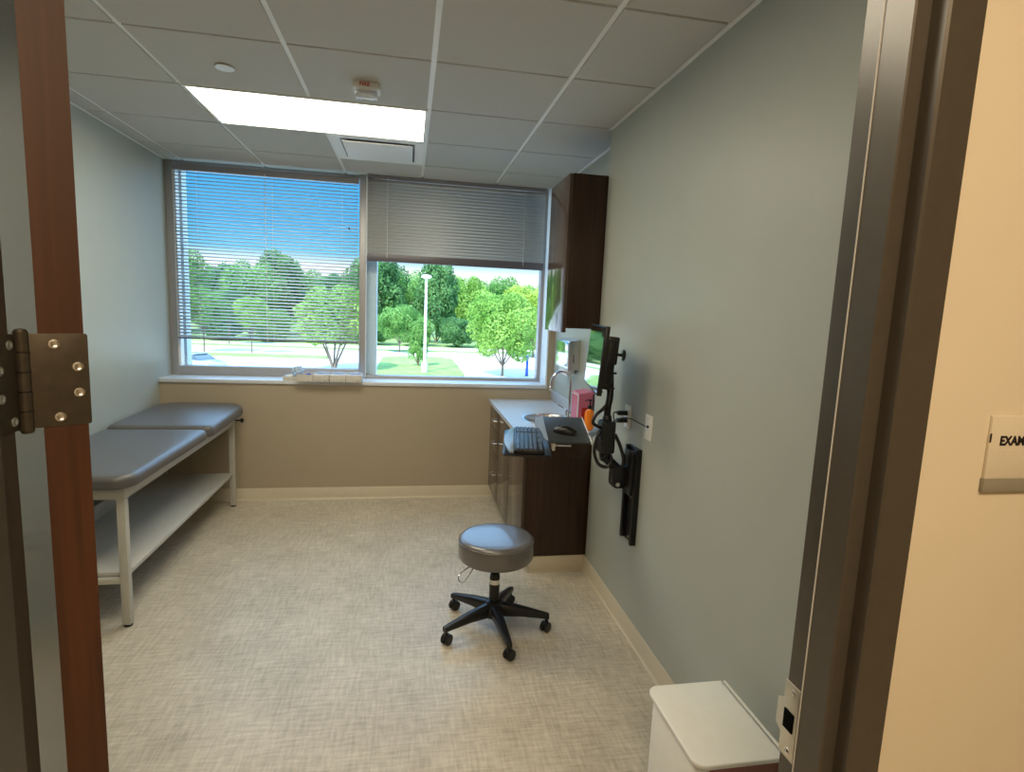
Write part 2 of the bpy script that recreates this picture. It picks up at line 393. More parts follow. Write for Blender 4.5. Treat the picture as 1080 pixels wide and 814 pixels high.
# ------------------------------------------------------------------ windows
MX0, MX1 = -1.532, -1.479     # centre mullion
def window(name, x0, x1, z0=1.012, z1=2.66):
    w = thing(name, None, None); del_ = w; struct(w)
    fr = MB()
    fr.box(x0, x1, YW-0.03, YW+0.06, min(z0, SILL)-0.004, z0+0.048, 0.003).box(x0, x1, YW-0.03, YW+0.06, z1-0.045, z1+0.03, 0.003)
    return w, fr
w1, f1 = window('window_1', XL, MX1)
f1.box(XL+0.0005, -2.93, YW-0.0315, YW+0.06, SILL-0.004, 2.68, 0.003).box(MX0, MX1, YW-0.06, YW+0.06, SILL-0.001, 2.68, 0.003)
f1.build('window_frame', 'alu', w1)
MB().box(-2.93, MX0, YW+0.02, YW+0.026, 1.06, 2.62).build('window_pane', 'glass', w1)
MB().box(-2.935, -2.905, YW+0.06, YW+0.16, 1.0, 2.7).build('window_outer_jamb', 'alu_out', w1)
MB().box(-2.932, -2.912, YW-0.045, YW+0.019, 1.06, 2.63).build('window_stop', 'alu_white', w1)
w2, f2 = window('window_2', MX1, 0.060, 0.962)
f2.box(0.02, 0.0605, YW-0.0315, YW+0.06, 0.962, 2.70, 0.003)
f2.build('window_frame', 'alu', w2)
MB().box(MX1, 0.02, YW+0.02, YW+0.026, 1.0, 2.66).build('window_pane', 'glass', w2)
MB().box(MX1-0.02, MX1+0.085, YW+0.062, YW+0.20, 0.9, 2.7).build('window_outer_mullion', 'alu_out', w2)
MB().box(0.050, 0.0615, YB+0.004, YW-0.03, SILL, 2.66).box(MX1, MX1+0.006, YW-0.058, YW-0.03, 1.0, 2.66).build('window_stop', 'alu_white', w2)
sl = MB().box(XL, 0.062, YB-0.012, YW+0.06, SILL-0.03, SILL, 0.003).build('trim_1', 'sill'); struct(sl)

# ------------------------------------------------------------------ blinds
def blind(name, label, x0, x1, ztop, zbot, tilt, w=0.0245, y=1.668):
    t = thing(name, label, 'window blind', ((x0+x1)/2, y, ztop))
    hw = (x1-x0)/2; H = ztop-zbot
    MB().box(-hw, hw, -0.020, 0.022, -0.045, 0.0, 0.002).build('head_rail', 'head', t)
    sb = MB(); z = -0.060; pitch = 0.026
    ca, sa = math.cos(tilt), math.sin(tilt)
    stack = 0.062 if H < 1 else 0.012
    while z > -H+stack-0.006:
        bm = sb.bm; prev = None
        for k in range(5):
            u = (k/4-0.5); cy = u*w; cz = 0.0022*(1-4*u*u)
            yy = cy*ca-cz*sa; zz = cy*sa+cz*ca + z
            p = (bm.verts.new((-hw+0.004, yy, zz)), bm.verts.new((hw-0.004, yy, zz)))
            if prev: bm.faces.new([prev[0], prev[1], p[1], p[0]])
            prev = p
        z -= pitch
    so = sb.build('slats', 'slat', t, ang=60)
    sm = so.modifiers.new('thickness', 'SOLIDIFY'); sm.thickness = 0.0008
    MB().box(-hw, hw, -0.014, 0.014, -H, -H+stack, 0.003).build('bottom_rail', 'rail', t)
    return t, hw, H
bl, hw, H = blind('window_blind', 'long open-slatted blind lowered nearly to the sill on the left window', -2.908, -1.535, 2.612, 1.283, math.radians(25))
for x in (-0.52, 0.03, 0.56): MB().cyl((x, -0.014, -H), (x, -0.014, -0.03), 0.0010, n=6).build('ladder_cord', 'cord', bl)
MB().cyl((-0.02, -0.024, -1.36), (-0.02, -0.024, -0.03), 0.0022, n=6).build('tilt_wand', 'cord', bl)
MB().lathe([(0.0, -0.012), (0.006, -0.01), (0.006, 0.01), (0, 0.012)], 10, Matrix.Translation((0.615, -0.022, -0.40))).build('cord_tassel', 'black', bl)
br, hw, H = blind('window_blind', 'short closed grey-tan blind covering the top of the right window', -1.468, 0.018, 2.665, 1.966, math.radians(68), 0.0290)
for x in (-0.58, 0.56):
    MB().tube([(x, -0.024, -0.04), (x, -0.024, -H+0.03)], 0.0022, 6, smooth=False).build('ladder_cord', 'cord', br)
MB().box(-hw-0.002, -hw+0.004, -0.016, 0.016, -0.66, -0.045).build('side_slat_edge', 'cord', br)
MB().lathe([(0.0, -0.008), (0.009, -0.006), (0.009, 0.006), (0, 0.008)], 12, Matrix.Translation((0.0, -0.016, -H+0.018)) @ Matrix.Rotation(PI/2, 4, 'X')).build('rail_button', 'rail', br)

# ------------------------------------------------------------------ door frame, door, hinge
def jamb(name, mir):
    pts = [(-0.460, -2.600), (-0.507, -2.600), (-0.510, -2.597), (-0.510, -2.575), (-0.530, -2.575), (-0.532, -2.573), (-0.532, -2.528), (-0.530, -2.526), (-0.510, -2.526), (-0.510, -2.469), (-0.507, -2.466), (-0.460, -2.466), (-0.460, -2.4775), (-0.4845, -2.4775), (-0.4845, -2.5955), (-0.460, -2.5955)]
    if mir: pts = [(-2.075-x, y) for x, y in pts]
    return MB().prism(pts, 0, 2.47)
fr_r = jamb('trim_2', False).build('trim_2', 'bronze'); struct(fr_r)
fr_l = jamb('trim_3', True).build('trim_3', 'bronze'); struct(fr_l)
struct(MB().box(-1.625, -0.462, -2.600, -2.466, 2.42, 2.47, 0.002).build('trim_4', 'bronze'))
MB().box(-0.5335, -0.5318, -2.5275, -2.5262, 0.0, 2.42).build('stop_edge_line', 'stop_line', fr_r)  # thin pale strip drawing the bright line along the stop corner
# strike plate on the room-side rabbet of the right jamb
sp = thing('strike_plate', 'steel strike plate screwed to the dark door frame above the white bin', 'strike plate', (-0.512, -2.484, 0.988))
t = MB()
t.prism([(-0.017, -0.062), (0.017, -0.062), (0.017, -0.030), (0.030, -0.022), (0.030, 0.022), (0.017, 0.030), (0.017, 0.062), (-0.017, 0.062)], -0.001, 0.0012, 0.0004,
        Matrix(((0, 0, 1, 0), (1, 0, 0, 0), (0, 1, 0, 0), (0, 0, 0, 1))))
pl = t.build('plate', 'nickel', sp)
MB().box(-0.0030, -0.0006, -0.010, 0.012, -0.016, 0.016, 0.001).build('latch_hole', 'void', sp)
for z in (-0.050, 0.050): MB().lathe([(0.0045, -0.001), (0.0045, 0.0008), (0.002, 0.0016), (0, 0.001)], 14, Matrix.Translation((-0.0012, -0.002, z)) @ Matrix.Rotation(-PI/2, 4, 'Y')).build('screw', 'chrome', sp)
# door leaf: swung 125 degrees into the room; local x across the edge (thickness), local y along the leaf
DA = math.radians(35)
dr = thing('door_1', None, None, (-1.548, -2.446, 0), DA); struct(dr)
T = 0.0435
MB().box(0, T, 0.0012, 1.05, 0.012, 2.40).build('door_panel', 'doorface', dr)
MB().box(-0.0002, T+0.0002, -0.0005, 0.0012, 0.012, 2.40).build('edge_band', 'door', dr)
MB().cyl((-0.0002, 0.98, 0.99), (-0.055, 0.98, 0.99), 0.012).tube([(-0.05, 0.985, 0.99), (-0.055, 0.95, 0.99), (-0.055, 0.87, 0.99)], 0.009).build('door_handle', 'steel', dr)
# hinge
hg = thing('door_hinge', 'dark bronze butt hinge with visible screws joining the open door to its frame', 'hinge', (-1.5605, -2.4555, 1.5065))
hz = 0.0585
MB().cyl((0, 0, -hz), (0, 0, hz), 0.0072, n=24).lathe([(0.0, -hz-0.004), (0.0055, -hz-0.003), (0.0072, -hz)], 20).lathe([(0.0072, hz), (0.0055, hz+0.003), (0, hz+0.004)], 20).build('hinge_barrel', 'hinge', hg)
for z in (-0.035, -0.0117, 0.0117, 0.035): MB().lathe([(0.00735, z-0.0006), (0.0079, z-0.0004), (0.0079, z+0.0004), (0.00735, z+0.0006)], 24).build('knuckle_joint', 'black', hg)
Rz = Matrix.Rotation(DA, 4, 'Z')
o_ = Rz.inverted() @ (V((-1.5605, -2.4555, 0))-V((-1.548, -2.446, 0)))   # barrel in door coords
lf = MB().prism(rrect(0.006, 0.063, -hz+0.002, hz-0.002, (0.001, 0.003, 0.003, 0.001)), -0.0012, 0.0012, 0.0004, Rz @ Matrix.Translation((0, 0.0003, 0)) @ Matrix.Rotation(PI/2, 4, 'X'))
leaf = lf.build('hinge_leaf', 'hinge', hg)
for (x, z) in ((0.030, 0.044), (0.052, 0.016), (0.052, -0.016), (0.032, -0.045)):
    Mx = Rz @ Matrix.Translation((x, -0.0010, z)) @ Matrix.Rotation(PI/2, 4, 'X')
    s_ = MB().lathe([(0.0058, 0.0), (0.0056, 0.0009), (0.004, 0.0012), (0.0026, 0.0003), (0, 0.0003)], 18, Mx).build('screw', 'steel', leaf)
lf2 = MB().prism(rrect(-hz+0.002, hz-0.002, -0.050, -0.004, (0.003, 0.001, 0.001, 0.003)), -0.0012, 0.0012, 0.0004, Matrix.Translation((-0.0035, 0, 0)) @ Matrix(((0, 0, 1, 0), (0, 1, 0, 0), (-1, 0, 0, 0), (0, 0, 0, 1))))
lf2.hexa([(-0.0045, -0.006, -hz+0.002), (0.0, -0.0045, -hz+0.002), (0.0, -0.002, -hz+0.002), (-0.0045, -0.0035, -hz+0.002)], [(-0.0045, -0.006, hz-0.002), (0.0, -0.0045, hz-0.002), (0.0, -0.002, hz-0.002), (-0.0045, -0.0035, hz-0.002)])
leaf2 = lf2.build('hinge_leaf', 'hinge', hg)
for (y, z) in ((-0.016, 0.044), (-0.034, 0.016), (-0.034, -0.016), (-0.016, -0.045)):
    Mx = Matrix.Translation((-0.0025, y, z)) @ Matrix.Rotation(PI/2, 4, 'Y')
    MB().lathe([(0.0058, 0.0), (0.0056, 0.0009), (0.004, 0.0012), (0.0026, 0.0003), (0, 0.0003)], 18, Mx).build('screw', 'steel', leaf2)
hg.location.z = 1.5065

# ------------------------------------------------------------------ ceiling things
lt = thing('ceiling_light', 'large lit rectangular ceiling light panel', 'ceiling light', (-1.641, 0.3048, ZC))
MB().box(-0.605, 0.605, -0.300, -0.284, -0.004, 0.016).box(-0.605, 0.605, 0.284, 0.300, -0.004, 0.016).box(-0.605, -0.589, -0.284, 0.284, -0.004, 0.016).box(0.589, 0.605, -0.284, 0.284, -0.004, 0.016).build('light_frame', 'grid', lt)
MB().box(-0.589, 0.589, -0.284, 0.284, 0.000, 0.007).build('light_diffuser', 'diffuser', lt)
vt = thing('air_diffuser', 'square ceiling air diffuser with a hanging centre plate beside the light panel', 'air vent', (-1.336, 0.914, ZC))
MB().box(-0.292, 0.292, -0.296, -0.235, -0.003, 0.0075, 0.001).box(-0.292, 0.292, 0.235, 0.296, -0.003, 0.0075, 0.001).box(-0.292, -0.235, -0.235, 0.235, -0.003, 0.0075, 0.001).box(0.235, 0.292, -0.235, 0.235, -0.003, 0.0075, 0.001).build('vent_frame', 'grid', vt)
MB().box(-0.235, 0.235, -0.235, 0.235, 0.0010, 0.0075).build('vent_throat', 'rail', vt)
MB().box(-0.222, 0.222, -0.222, 0.222, -0.016, -0.010, 0.002).build('centre_plate', 'grid', vt)
for (x, y) in ((-0.2, -0.2), (0.2, -0.2), (-0.2, 0.2), (0.2, 0.2)): MB().cyl((x, y, -0.011), (x, y, 0.003), 0.006, n=8).build('plate_hanger', 'grid', vt)
st = thing('fire_strobe', 'white fire alarm strobe with clear lens mounted on a ceiling tile', 'fire alarm', (-1.335, -0.255, ZC))
MB().prism(rrect(-0.062, 0.062, -0.055, 0.055, (0.02,)*4), -0.030, 0.0, 0.004).build('strobe_body', 'white', st)
MB().prism(rrect(-0.050, 0.050, -0.022, 0.030, (0.012,)*4), -0.062, -0.029, 0.008).build('strobe_lens', 'lens', st)
MB().box(-0.030, 0.030, -0.006, 0.014, -0.052, -0.034, 0.003).build('strobe_reflector', 'chrome', st)
text_mesh('fire_lettering', 'FIRE', 0.026, 'red', (-0.030, -0.0555, -0.0235), (PI/2, 0, 0), st, 0.0004, 0.0006)
spk = thing('sprinkler_cover', 'small round white sprinkler cover on the ceiling left of the strobe', 'sprinkler', (-1.956, -0.291, ZC))
MB().lathe([(0.0, -0.010), (0.040, -0.009), (0.042, -0.006), (0.042, -0.004), (0, -0.004)], 32).build('cover_disc', 'white', spk)
MB().cyl((0, 0, -0.005), (0, 0, 0.0), 0.032, n=24).build('cover_neck', 'rail', spk)

# ------------------------------------------------------------------ exam table
et = thing('exam_table', 'padded grey exam table with beige metal frame and lower shelf along the left wall', 'exam table', (-2.69, 0.52, 0))
def cushion(x0, x1, y0, y1, z0, z1, rads, er, mtx=None):
    """rounded slab: stacked inset outlines"""
    t = bmesh.new(); rings = []
    prof = []
    for k in range(5):
        a = PI/2*k/4; prof.append((er*(1-math.sin(a))*0.8, z0+er*(1-math.cos(a))*0.8))
    for k in range(6):
        a = PI/2*k/5; prof.append((er*(1-math.cos(a)), z1-er+er*math.sin(a)))
    prof += [(er*1.8, z1+0.0015), (er*4.0, z1+0.003)]
    N = 8
    for ins, z in prof:
        rr = [max(r-ins, 0.004) for r in rads]
        rings.append([t.verts.new((p[0], p[1], z)) for p in rrect(x0+ins, x1-ins, y0+ins, y1-ins, rr, N)])
    n = len(rings[0])
    for a, b_ in zip(rings, rings[1:]):
        for i in range(n): t.faces.new([a[i], a[(i+1) % n], b_[(i+1) % n], b_[i]])
    t.faces.new(rings[0][::-1]); t.faces.new(rings[-1])
    m = MB(); m._xf(t.verts, mtx); m._merge(t); return m
ox, oy = 2.69, -0.52
cushion(-2.975+ox, -2.365+ox, -0.43+oy, 0.625+oy, 0.713, 0.780, (0.10, 0.10, 0.05, 0.05), 0.030).build('seat_cushion', 'vinyl', et, ang=60)
tm = Matrix.Translation((0, 0.64+oy, 0.708)) @ Matrix.Rotation(math.radians(1.2), 4, 'X') @ Matrix.Translation((0, -0.64-oy, -0.708))
cushion(-2.975+ox, -2.350+ox, 0.632+oy, 1.465+oy, 0.716, 0.794, (0.05, 0.05, 0.17, 0.17), 0.032, tm).build('head_cushion', 'vinyl', et, ang=60)
LX0, LX1, LY0, LY1 = -2.935+ox, -2.447+ox, -0.330+oy, 1.365+oy
fr = MB()
fr.box(LX1-0.02, LX1+0.02, LY0-0.02, LY1+0.02, 0.648, 0.712, 0.003).box(LX0-0.02, LX0+0.02, LY0-0.02, LY1+0.02, 0.648, 0.712, 0.003)
fr.box(LX0+0.015, LX1-0.015, LY0-0.0185, LY0+0.0185, 0.6490, 0.7110).box(LX0+0.015, LX1-0.015, LY1-0.0185, LY1+0.0185, 0.6490, 0.7110)
fr.box(LX0, LX1, LY0-0.014, LY0+0.012, 0.222, 0.250, 0.002).box(LX0, LX1, LY1-0.012, LY1+0.014, 0.222, 0.250, 0.002)
fr.build('table_frame', 'tframe', et)
MB().box(LX0-0.018, LX1+0.018, LY0+0.02, LY1-0.02, 0.690, 0.7125, 0.002).build('top_panel', 'tshelf', et)
for x in (LX0, LX1):
    for y in (LY0, LY1):
        MB().box(x-0.019, x+0.019, y-0.019, y+0.019, 0.012, 0.650, 0.003).build('leg', 'tframe', et)
        MB().lathe([(0.018, 0), (0.020, 0.004), (0.014, 0.013)], 14, Matrix.Translation((x, y, 0))).build('leg_foot', 'rubber', et)
MB().box(LX0-0.018, LX1+0.006, LY0+0.014, LY1-0.014, 0.250, 0.272, 0.002).build('shelf', 'tshelf', et)
MB().box(LX0, LX0+0.012, LY0+0.02, LY1-0.02, 0.27, 0.36, 0.002).build('shelf_rear_lip', 'tframe', et)
MB().cyl((LX1-0.02, LY1+0.035, 0.678), (LX1+0.062, LY1+0.035, 0.678), 0.006).lathe([(0.008, 0), (0.017, 0.004), (0.017, 0.018), (0.010, 0.024), (0, 0.024)], 16, Matrix.Translation((LX1+0.055, LY1+0.035, 0.678)) @ Matrix.Rotation(PI/2, 4, 'Y')).build('adjusting_knob', 'black', et)

# ------------------------------------------------------------------ stool
sx, sy = -0.668, -0.546
so = thing('rolling_stool', 'round grey vinyl stool on a black five-star wheeled base', 'stool', (sx, sy, 0))
MB().lathe([(0.0, 0.382), (0.165, 0.382), (0.180, 0.386), (0.187, 0.396), (0.188, 0.43), (0.188, 0.470), (0.185, 0.484), (0.176, 0.492), (0.160, 0.4945), (0.08, 0.497), (0, 0.498)], 64).build('seat', 'svinyl', so, ang=50)
MB().lathe([(0.1885, 0.4745), (0.1905, 0.4765), (0.1905, 0.4785), (0.1880, 0.4805)], 64, cap=False).build('seat_piping', 'svinyl', so)
MB().box(-0.075, 0.075, -0.075, 0.075, 0.372, 0.383, 0.002).build('seat_plate', 'blackm', so)
MB().lathe([(0.013, 0.15), (0.013, 0.374)], 20).build('gas_piston', 'blackm', so)
MB().lathe([(0.020, 0.09), (0.026, 0.11), (0.026, 0.285), (0.022, 0.300), (0.014, 0.305)], 28).build('column', 'black', so)
MB().lathe([(0.0266, 0.245), (0.0270, 0.246), (0.0270, 0.268), (0.0266, 0.269)], 28, cap=False).build('column_sticker', 'white', so)
MB().lathe([(0.028, 0.068), (0.048, 0.075), (0.050, 0.12), (0.040, 0.150), (0.028, 0.158)], 32).build('hub', 'black', so)
for k in range(5):
    a = math.radians(-11+72*k)
    Rk = Matrix.Rotation(a, 4, 'Z')
    # tapered leg
    prs = [(0.03, 0.024, 0.075, 0.145), (0.14, 0.020, 0.078, 0.126), (0.255, 0.015, 0.070, 0.100), (0.284, 0.013, 0.066, 0.092)]
    t = bmesh.new(); rg = []
    for x, hw_, z0, z1 in prs:
        c_ = 0.3*hw_
        rg.append([t.verts.new(Rk @ V(p)) for p in ((x, -hw_, z0+c_), (x, -hw_+c_, z0), (x, hw_-c_, z0), (x, hw_, z0+c_), (x, hw_, z1-c_), (x, hw_-c_, z1), (x, -hw_+c_, z1), (x, -hw_, z1-c_))])
    for A, B in zip(rg, rg[1:]):
        for i in range(8): t.faces.new([A[i], A[(i+1) % 8], B[(i+1) % 8], B[i]])
    t.faces.new(rg[0][::-1]); t.faces.new(rg[-1])
    m_ = MB(); m_._merge(t); lg = m_.build('leg', 'black', so, ang=50)
    cx, cy = 0.272*math.cos(a), 0.272*math.sin(a)
    b2 = a + (0.9, -0.6, 1.4, 0.4, -1.1)[k]
    Mc = Matrix.Translation((cx, cy, 0)) @ Matrix.Rotation(b2, 4, 'Z')
    # hood and two wheels
    cs = MB().cyl(Mc @ V((0, 0, 0.045)), Mc @ V((0, 0, 0.075)), 0.009, n=12)
    cs.prism([(0.026*math.cos(x)*1.0-0.006, 0.026*math.sin(x)) for x in [i*PI/10 for i in range(11)]], -0.006, 0.006, 0.001, Mc @ Matrix.Translation((0, 0, 0.027)) @ Matrix.Rotation(PI/2, 4, 'X'))
    cas = cs.build('caster', 'black', lg)
    for s_ in (-1, 1):
        wm = MB().lathe([(0.008, -0.007), (0.022, -0.007), (0.026, -0.004), (0.026, 0.004), (0.022, 0.007), (0.008, 0.007)], 22, Mc @ Matrix.Translation((-0.006, s_*0.014, 0.0262)) @ Matrix.Rotation(PI/2, 4, 'X'))
        wo = wm.build('caster_wheel', 'black', lg)
hx, hy = -0.16, -0.125
MB().tube([(-0.10, -0.075, 0.378), (-0.142, -0.10, 0.384), (-0.190, -0.135, 0.368), (-0.198, -0.150, 0.345), (-0.176, -0.155, 0.334), (-0.150, -0.130, 0.352), (-0.125, -0.100, 0.374)], 0.0032, 8).build('lift_lever', 'chrome', so)

# ------------------------------------------------------------------ base cabinet, countertop, sink, tap
CY0, CY1 = 0.045, 1.488
bc = thing('base_cabinet', 'dark brown sink base cabinet with drawers under the grey counter', 'cabinet', (-0.15, 0.75, 0))
bx, by = 0.15, -0.75
X0_, X1_, Y0_, Y1_ = -0.400+bx, REC-0.003+bx, CY0+by, CY1+by
MB().box(X0_, X1_, Y0_, Y0_+0.018, 0.104, 0.832, 0.001).box(X0_, X1_, Y1_-0.018, Y1_, 0.104, 0.832, 0.001).box(X1_-0.012, X1_, Y0_+0.018, Y1_-0.018, 0.104, 0.832).box(X0_, X1_-0.012, Y0_+0.018, Y1_-0.018, 0.104, 0.122).box(X0_, X0_+0.018, Y0_+0.018, Y1_-0.018, 0.122, 0.832).build('cabinet_body', 'cab', bc)
MB().box(-0.345+bx, REC-0.005+bx, CY0+0.01+by, CY1-0.01+by, 0.0, 0.104).build('toe_kick', 'cab', bc)
tk = MB().box(-0.351+bx, REC-0.006+bx, CY0+0.0035+by, CY0+0.0095+by, 0.0, 0.102, 0.001).box(-0.351+bx, -0.3455+bx, CY0+0.004+by, CY1-0.02+by, 0.0, 0.102, 0.001)
tk.box(-0.359+bx, REC-0.006+bx, CY0-0.005+by, CY0+0.0034+by, 0.0, 0.006, 0.001).build('toe_base_trim', 'base', bc)
def pull(parent, x, y, z, w=0.096, vertical=False):
    pts = [(0, -w/2, 0), (-0.024, -w/2+0.006, 0), (-0.030, -w/4, 0), (-0.031, 0, 0), (-0.030, w/4, 0), (-0.024, w/2-0.006, 0), (0, w/2, 0)]
    if vertical: pts = [(p[0], 0, p[1]) for p in pts]
    return MB().tube([(p[0]+x, p[1]+y, p[2]+z) for p in pts], 0.0042, 8).build('pull_handle', 'steel', parent)
zs = [(0.655, 0.828), (0.470, 0.651), (0.110, 0.466)]
for z0, z1 in zs:
    d = MB().box(-0.420+bx, -0.4005+bx, 0.985+by, CY1-0.002+by, z0, z1, 0.0015).build('drawer', 'cabdoor', bc)
    pull(d, -0.420+bx, 1.16+by, (z0+z1)/2+ (0.015 if z1 < 0.47 else 0.0))
for y0, y1, ph in ((CY0+0.002, 0.511, 0.45), (0.515, 0.981, 0.57)):
    d = MB().box(-0.420+bx, -0.4005+bx, y0+by, y1+by, 0.110, 0.828, 0.0015).build('cabinet_door', 'cabdoor', bc)
    pull(d, -0.420+bx, ph+by, 0.74, vertical=True)
ct = thing('countertop', 'light grey laminate countertop along the window-side corner', 'countertop', (-0.15, 0.75, 0.834))
SCX, SCY, SRX, SRY = -0.135, 0.60, 0.178, 0.215
t = bmesh.new()
outer = [(-0.440, CY0-0.012), (REC-0.002, CY0-0.012), (REC-0.002, CY1+0.004), (-0.440, CY1+0.004)]
ov = [t.verts.new((x+bx, y+by, 0.028)) for x, y in outer]; oe = [t.edges.new((ov[i], ov[(i+1) % 4])) for i in range(4)]
iv = [t.verts.new((SCX+SRX*math.cos(2*PI*i/40)+bx, SCY+SRY*math.sin(2*PI*i/40)+by, 0.028)) for i in range(40)]
ie = [t.edges.new((iv[i], iv[(i+1) % 40])) for i in range(40)]
bmesh.ops.triangle_fill(t, edges=oe+ie, use_beauty=True)
r_ = bmesh.ops.extrude_face_region(t, geom=t.faces[:])
for v in [g for g in r_['geom'] if isinstance(g, bmesh.types.BMVert)]: v.co.z -= 0.027
m_ = MB(); m_._merge(t); m_.build('counter_slab', 'counter', ct)
MB().box(REC-0.020+bx, REC-0.002+bx, CY0-0.010+by, CY1+by, 0.0285, 0.115, 0.002).build('backsplash', 'counter', ct)
sk = thing('sink', 'oval stainless steel sink set into the grey counter', 'sink', (SCX, SCY, 0.862))
ell = lambda k, z: (k, z)
t = bmesh.new(); rings = []
for k, z in ((1.10, 0.0003), (1.09, 0.0032), (1.00, 0.0028), (0.965, -0.004), (0.93, -0.04), (0.85, -0.12), (0.6, -0.150), (0.12, -0.156), (0.11, -0.162)):
    rings.append([t.verts.new((k*(SRX-0.004)*math.cos(2*PI*i/48), k*(SRY-0.004)*math.sin(2*PI*i/48), z)) for i in range(48)])
for A, B in zip(rings, rings[1:]):
    for i in range(48): t.faces.new([A[i], A[(i+1) % 48], B[(i+1) % 48], B[i]])
t.faces.new(rings[-1])
m_ = MB(); m_._merge(t); m_.build('basin', 'sink', sk)
MB().lathe([(0.0, -0.158), (0.022, -0.157), (0.028, -0.154), (0.0285, -0.156)], 20).build('drain', 'chrome', sk)
fc = thing('gooseneck_tap', 'chrome gooseneck tap with two wing levers behind the sink', 'tap', (0.022, 0.635, 0.8655))
MB().prism(rrect(-0.025, 0.025, -0.085, 0.085, (0.02,)*4), -0.0028, 0.008, 0.003).lathe([(0.022, 0.008), (0.018, 0.03), (0.014, 0.05)], 20).build('tap_base', 'chrome', fc)
MB().tube([(0, 0, 0.03), (0, 0, 0.16), (0, 0, 0.255), (-0.016, 0, 0.308), (-0.062, 0, 0.332), (-0.112, 0, 0.318), (-0.140, 0, 0.272), (-0.145, 0, 0.225)], 0.0095, 14).build('spout', 'chrome', fc)
MB().lathe([(0.010, 0), (0.0125, 0.004), (0.0125, 0.024), (0.0095, 0.030)], 16, Matrix.Translation((-0.145, 0, 0.200))).build('aerator', 'chrome', fc)
for s_ in (-1, 1):
    MB().lathe([(0.018, 0.006), (0.015, 0.035), (0.011, 0.050), (0, 0.054)], 18, Matrix.Translation((0, s_*0.062, 0))).tube([(0, s_*0.062, 0.048), (-0.030, s_*0.085, 0.066), (-0.060, s_*0.100, 0.080)], lambda u: 0.008-0.002*u, 10).build('wing_lever', 'chrome', fc)

# ------------------------------------------------------------------ upper cabinet
uc = thing('upper_cabinet', 'tall dark brown wall cabinet hung above the counter', 'cabinet', (-0.05, 0.26, 1.50))
ux, uy, uz = 0.05, -0.26, -1.50
UY0, UY1 = 0.035, 0.470
MB().box(-0.205+ux, REC-0.002+ux, UY0+uy, UY1+uy, 1.523+uz, 2.405+uz, 0.001).build('cabinet_body', 'cab', uc)
MB().box(-0.227+ux, -0.2065+ux, UY0+uy, UY1+uy, 1.497+uz, 2.402+uz, 0.0015).build('cabinet_door', 'cabdoor', uc)

# ------------------------------------------------------------------ counter wall: towel dispenser, pink sharps box, soap
dp = thing('paper_towel_dispenser', 'grey steel paper towel dispenser on the wall above the tap', 'towel dispenser', (REC, 0.94, 1.31))
MB().prism([(0.0, 0.110), (-0.082, 0.095), (-0.088, 0.085), (-0.088, -0.105), (-0.070, -0.112), (0.0, -0.112)], -0.18, 0.18, 0.003, Matrix(((1, 0, 0, -0.0005), (0, 0, 1, 0), (0, 1, 0, 0), (0, 0, 0, 1)))).build('dispenser_body', 'steel', dp)
MB().box(-0.092, -0.0885, -0.165, 0.165, -0.090, 0.090, 0.001).build('front_door', 'chrome', dp)
MB().box(-0.052, -0.046, -0.1822, -0.1802, -0.060, 0.0).build('key_slot', 'black', dp)
t = MB()
for i, (dx, dz) in enumerate(((0, 0), (0.010, 0.012))):
    t.hexa([(-0.075+dx, -0.12+i*0.03, -0.165+dz), (-0.018+dx, -0.12+i*0.03, -0.150), (-0.018+dx, 0.11, -0.150), (-0.078+dx, 0.11, -0.160+dz)], [(-0.070, -0.125, -0.108), (-0.020, -0.125, -0.108), (-0.020, 0.12, -0.108), (-0.070, 0.12, -0.108)])
t.build('paper_towel', 'tissue', dp)
pk = thing('sharps_box', 'translucent pink sharps container on the counter behind the orange soap', 'sharps container', (0.053, 0.430, 0.8625))
t = MB()
for (x0, x1, y0, y1) in ((-0.055, 0.042, -0.078, -0.075), (-0.055, 0.042, 0.075, 0.078), (-0.055, -0.052, -0.075, 0.075), (0.039, 0.042, -0.075, 0.075)): t.box(x0, x1, y0, y1, 0.0, 0.215)
t.box(-0.055, 0.042, -0.078, 0.078, 0.0, 0.004); t.build('box_body', 'pink', pk)
MB().hexa([(-0.060, -0.083, 0.215), (0.044, -0.083, 0.215), (0.044, 0.083, 0.215), (-0.060, 0.083, 0.215)], [(-0.058, -0.081, 0.222), (0.044, -0.081, 0.238), (0.044, 0.081, 0.238), (-0.058, 0.081, 0.222)]).build('box_lid', 'pink', pk)
MB().box(-0.056, -0.0555, -0.079, 0.079, 0.208, 0.224).box(-0.0605, -0.0550, -0.084, -0.076, 0.02, 0.220).build('rim_and_corner_glint', 'tissue', pk)  # white rim, plus an upright strip painting the highlight on the near corner
MB().box(-0.03, 0.02, -0.0790, -0.0782, 0.05, 0.13).build('warning_label', 'red', pk)
sp_ = thing('soap_bottle', 'orange liquid soap bottle with black pump beside the pink box', 'soap bottle', (0.050, 0.262, 0.8625))
MB().lathe([(0.026, 0.0), (0.031, 0.004), (0.032, 0.02), (0.032, 0.10), (0.028, 0.122), (0.014, 0.135), (0.012, 0.140)], 28).build('bottle', 'orange', sp_)
MB().lathe([(0.0145, 0.138), (0.0145, 0.158), (0.006, 0.162), (0.0045, 0.192)], 16).tube([(0.004, 0, 0.192), (-0.010, 0, 0.197), (-0.034, -0.006, 0.192)], 0.0042, 8).lathe([(0.012, 0.190), (0.012, 0.200), (0, 0.201)], 14).build('pump', 'black', sp_)

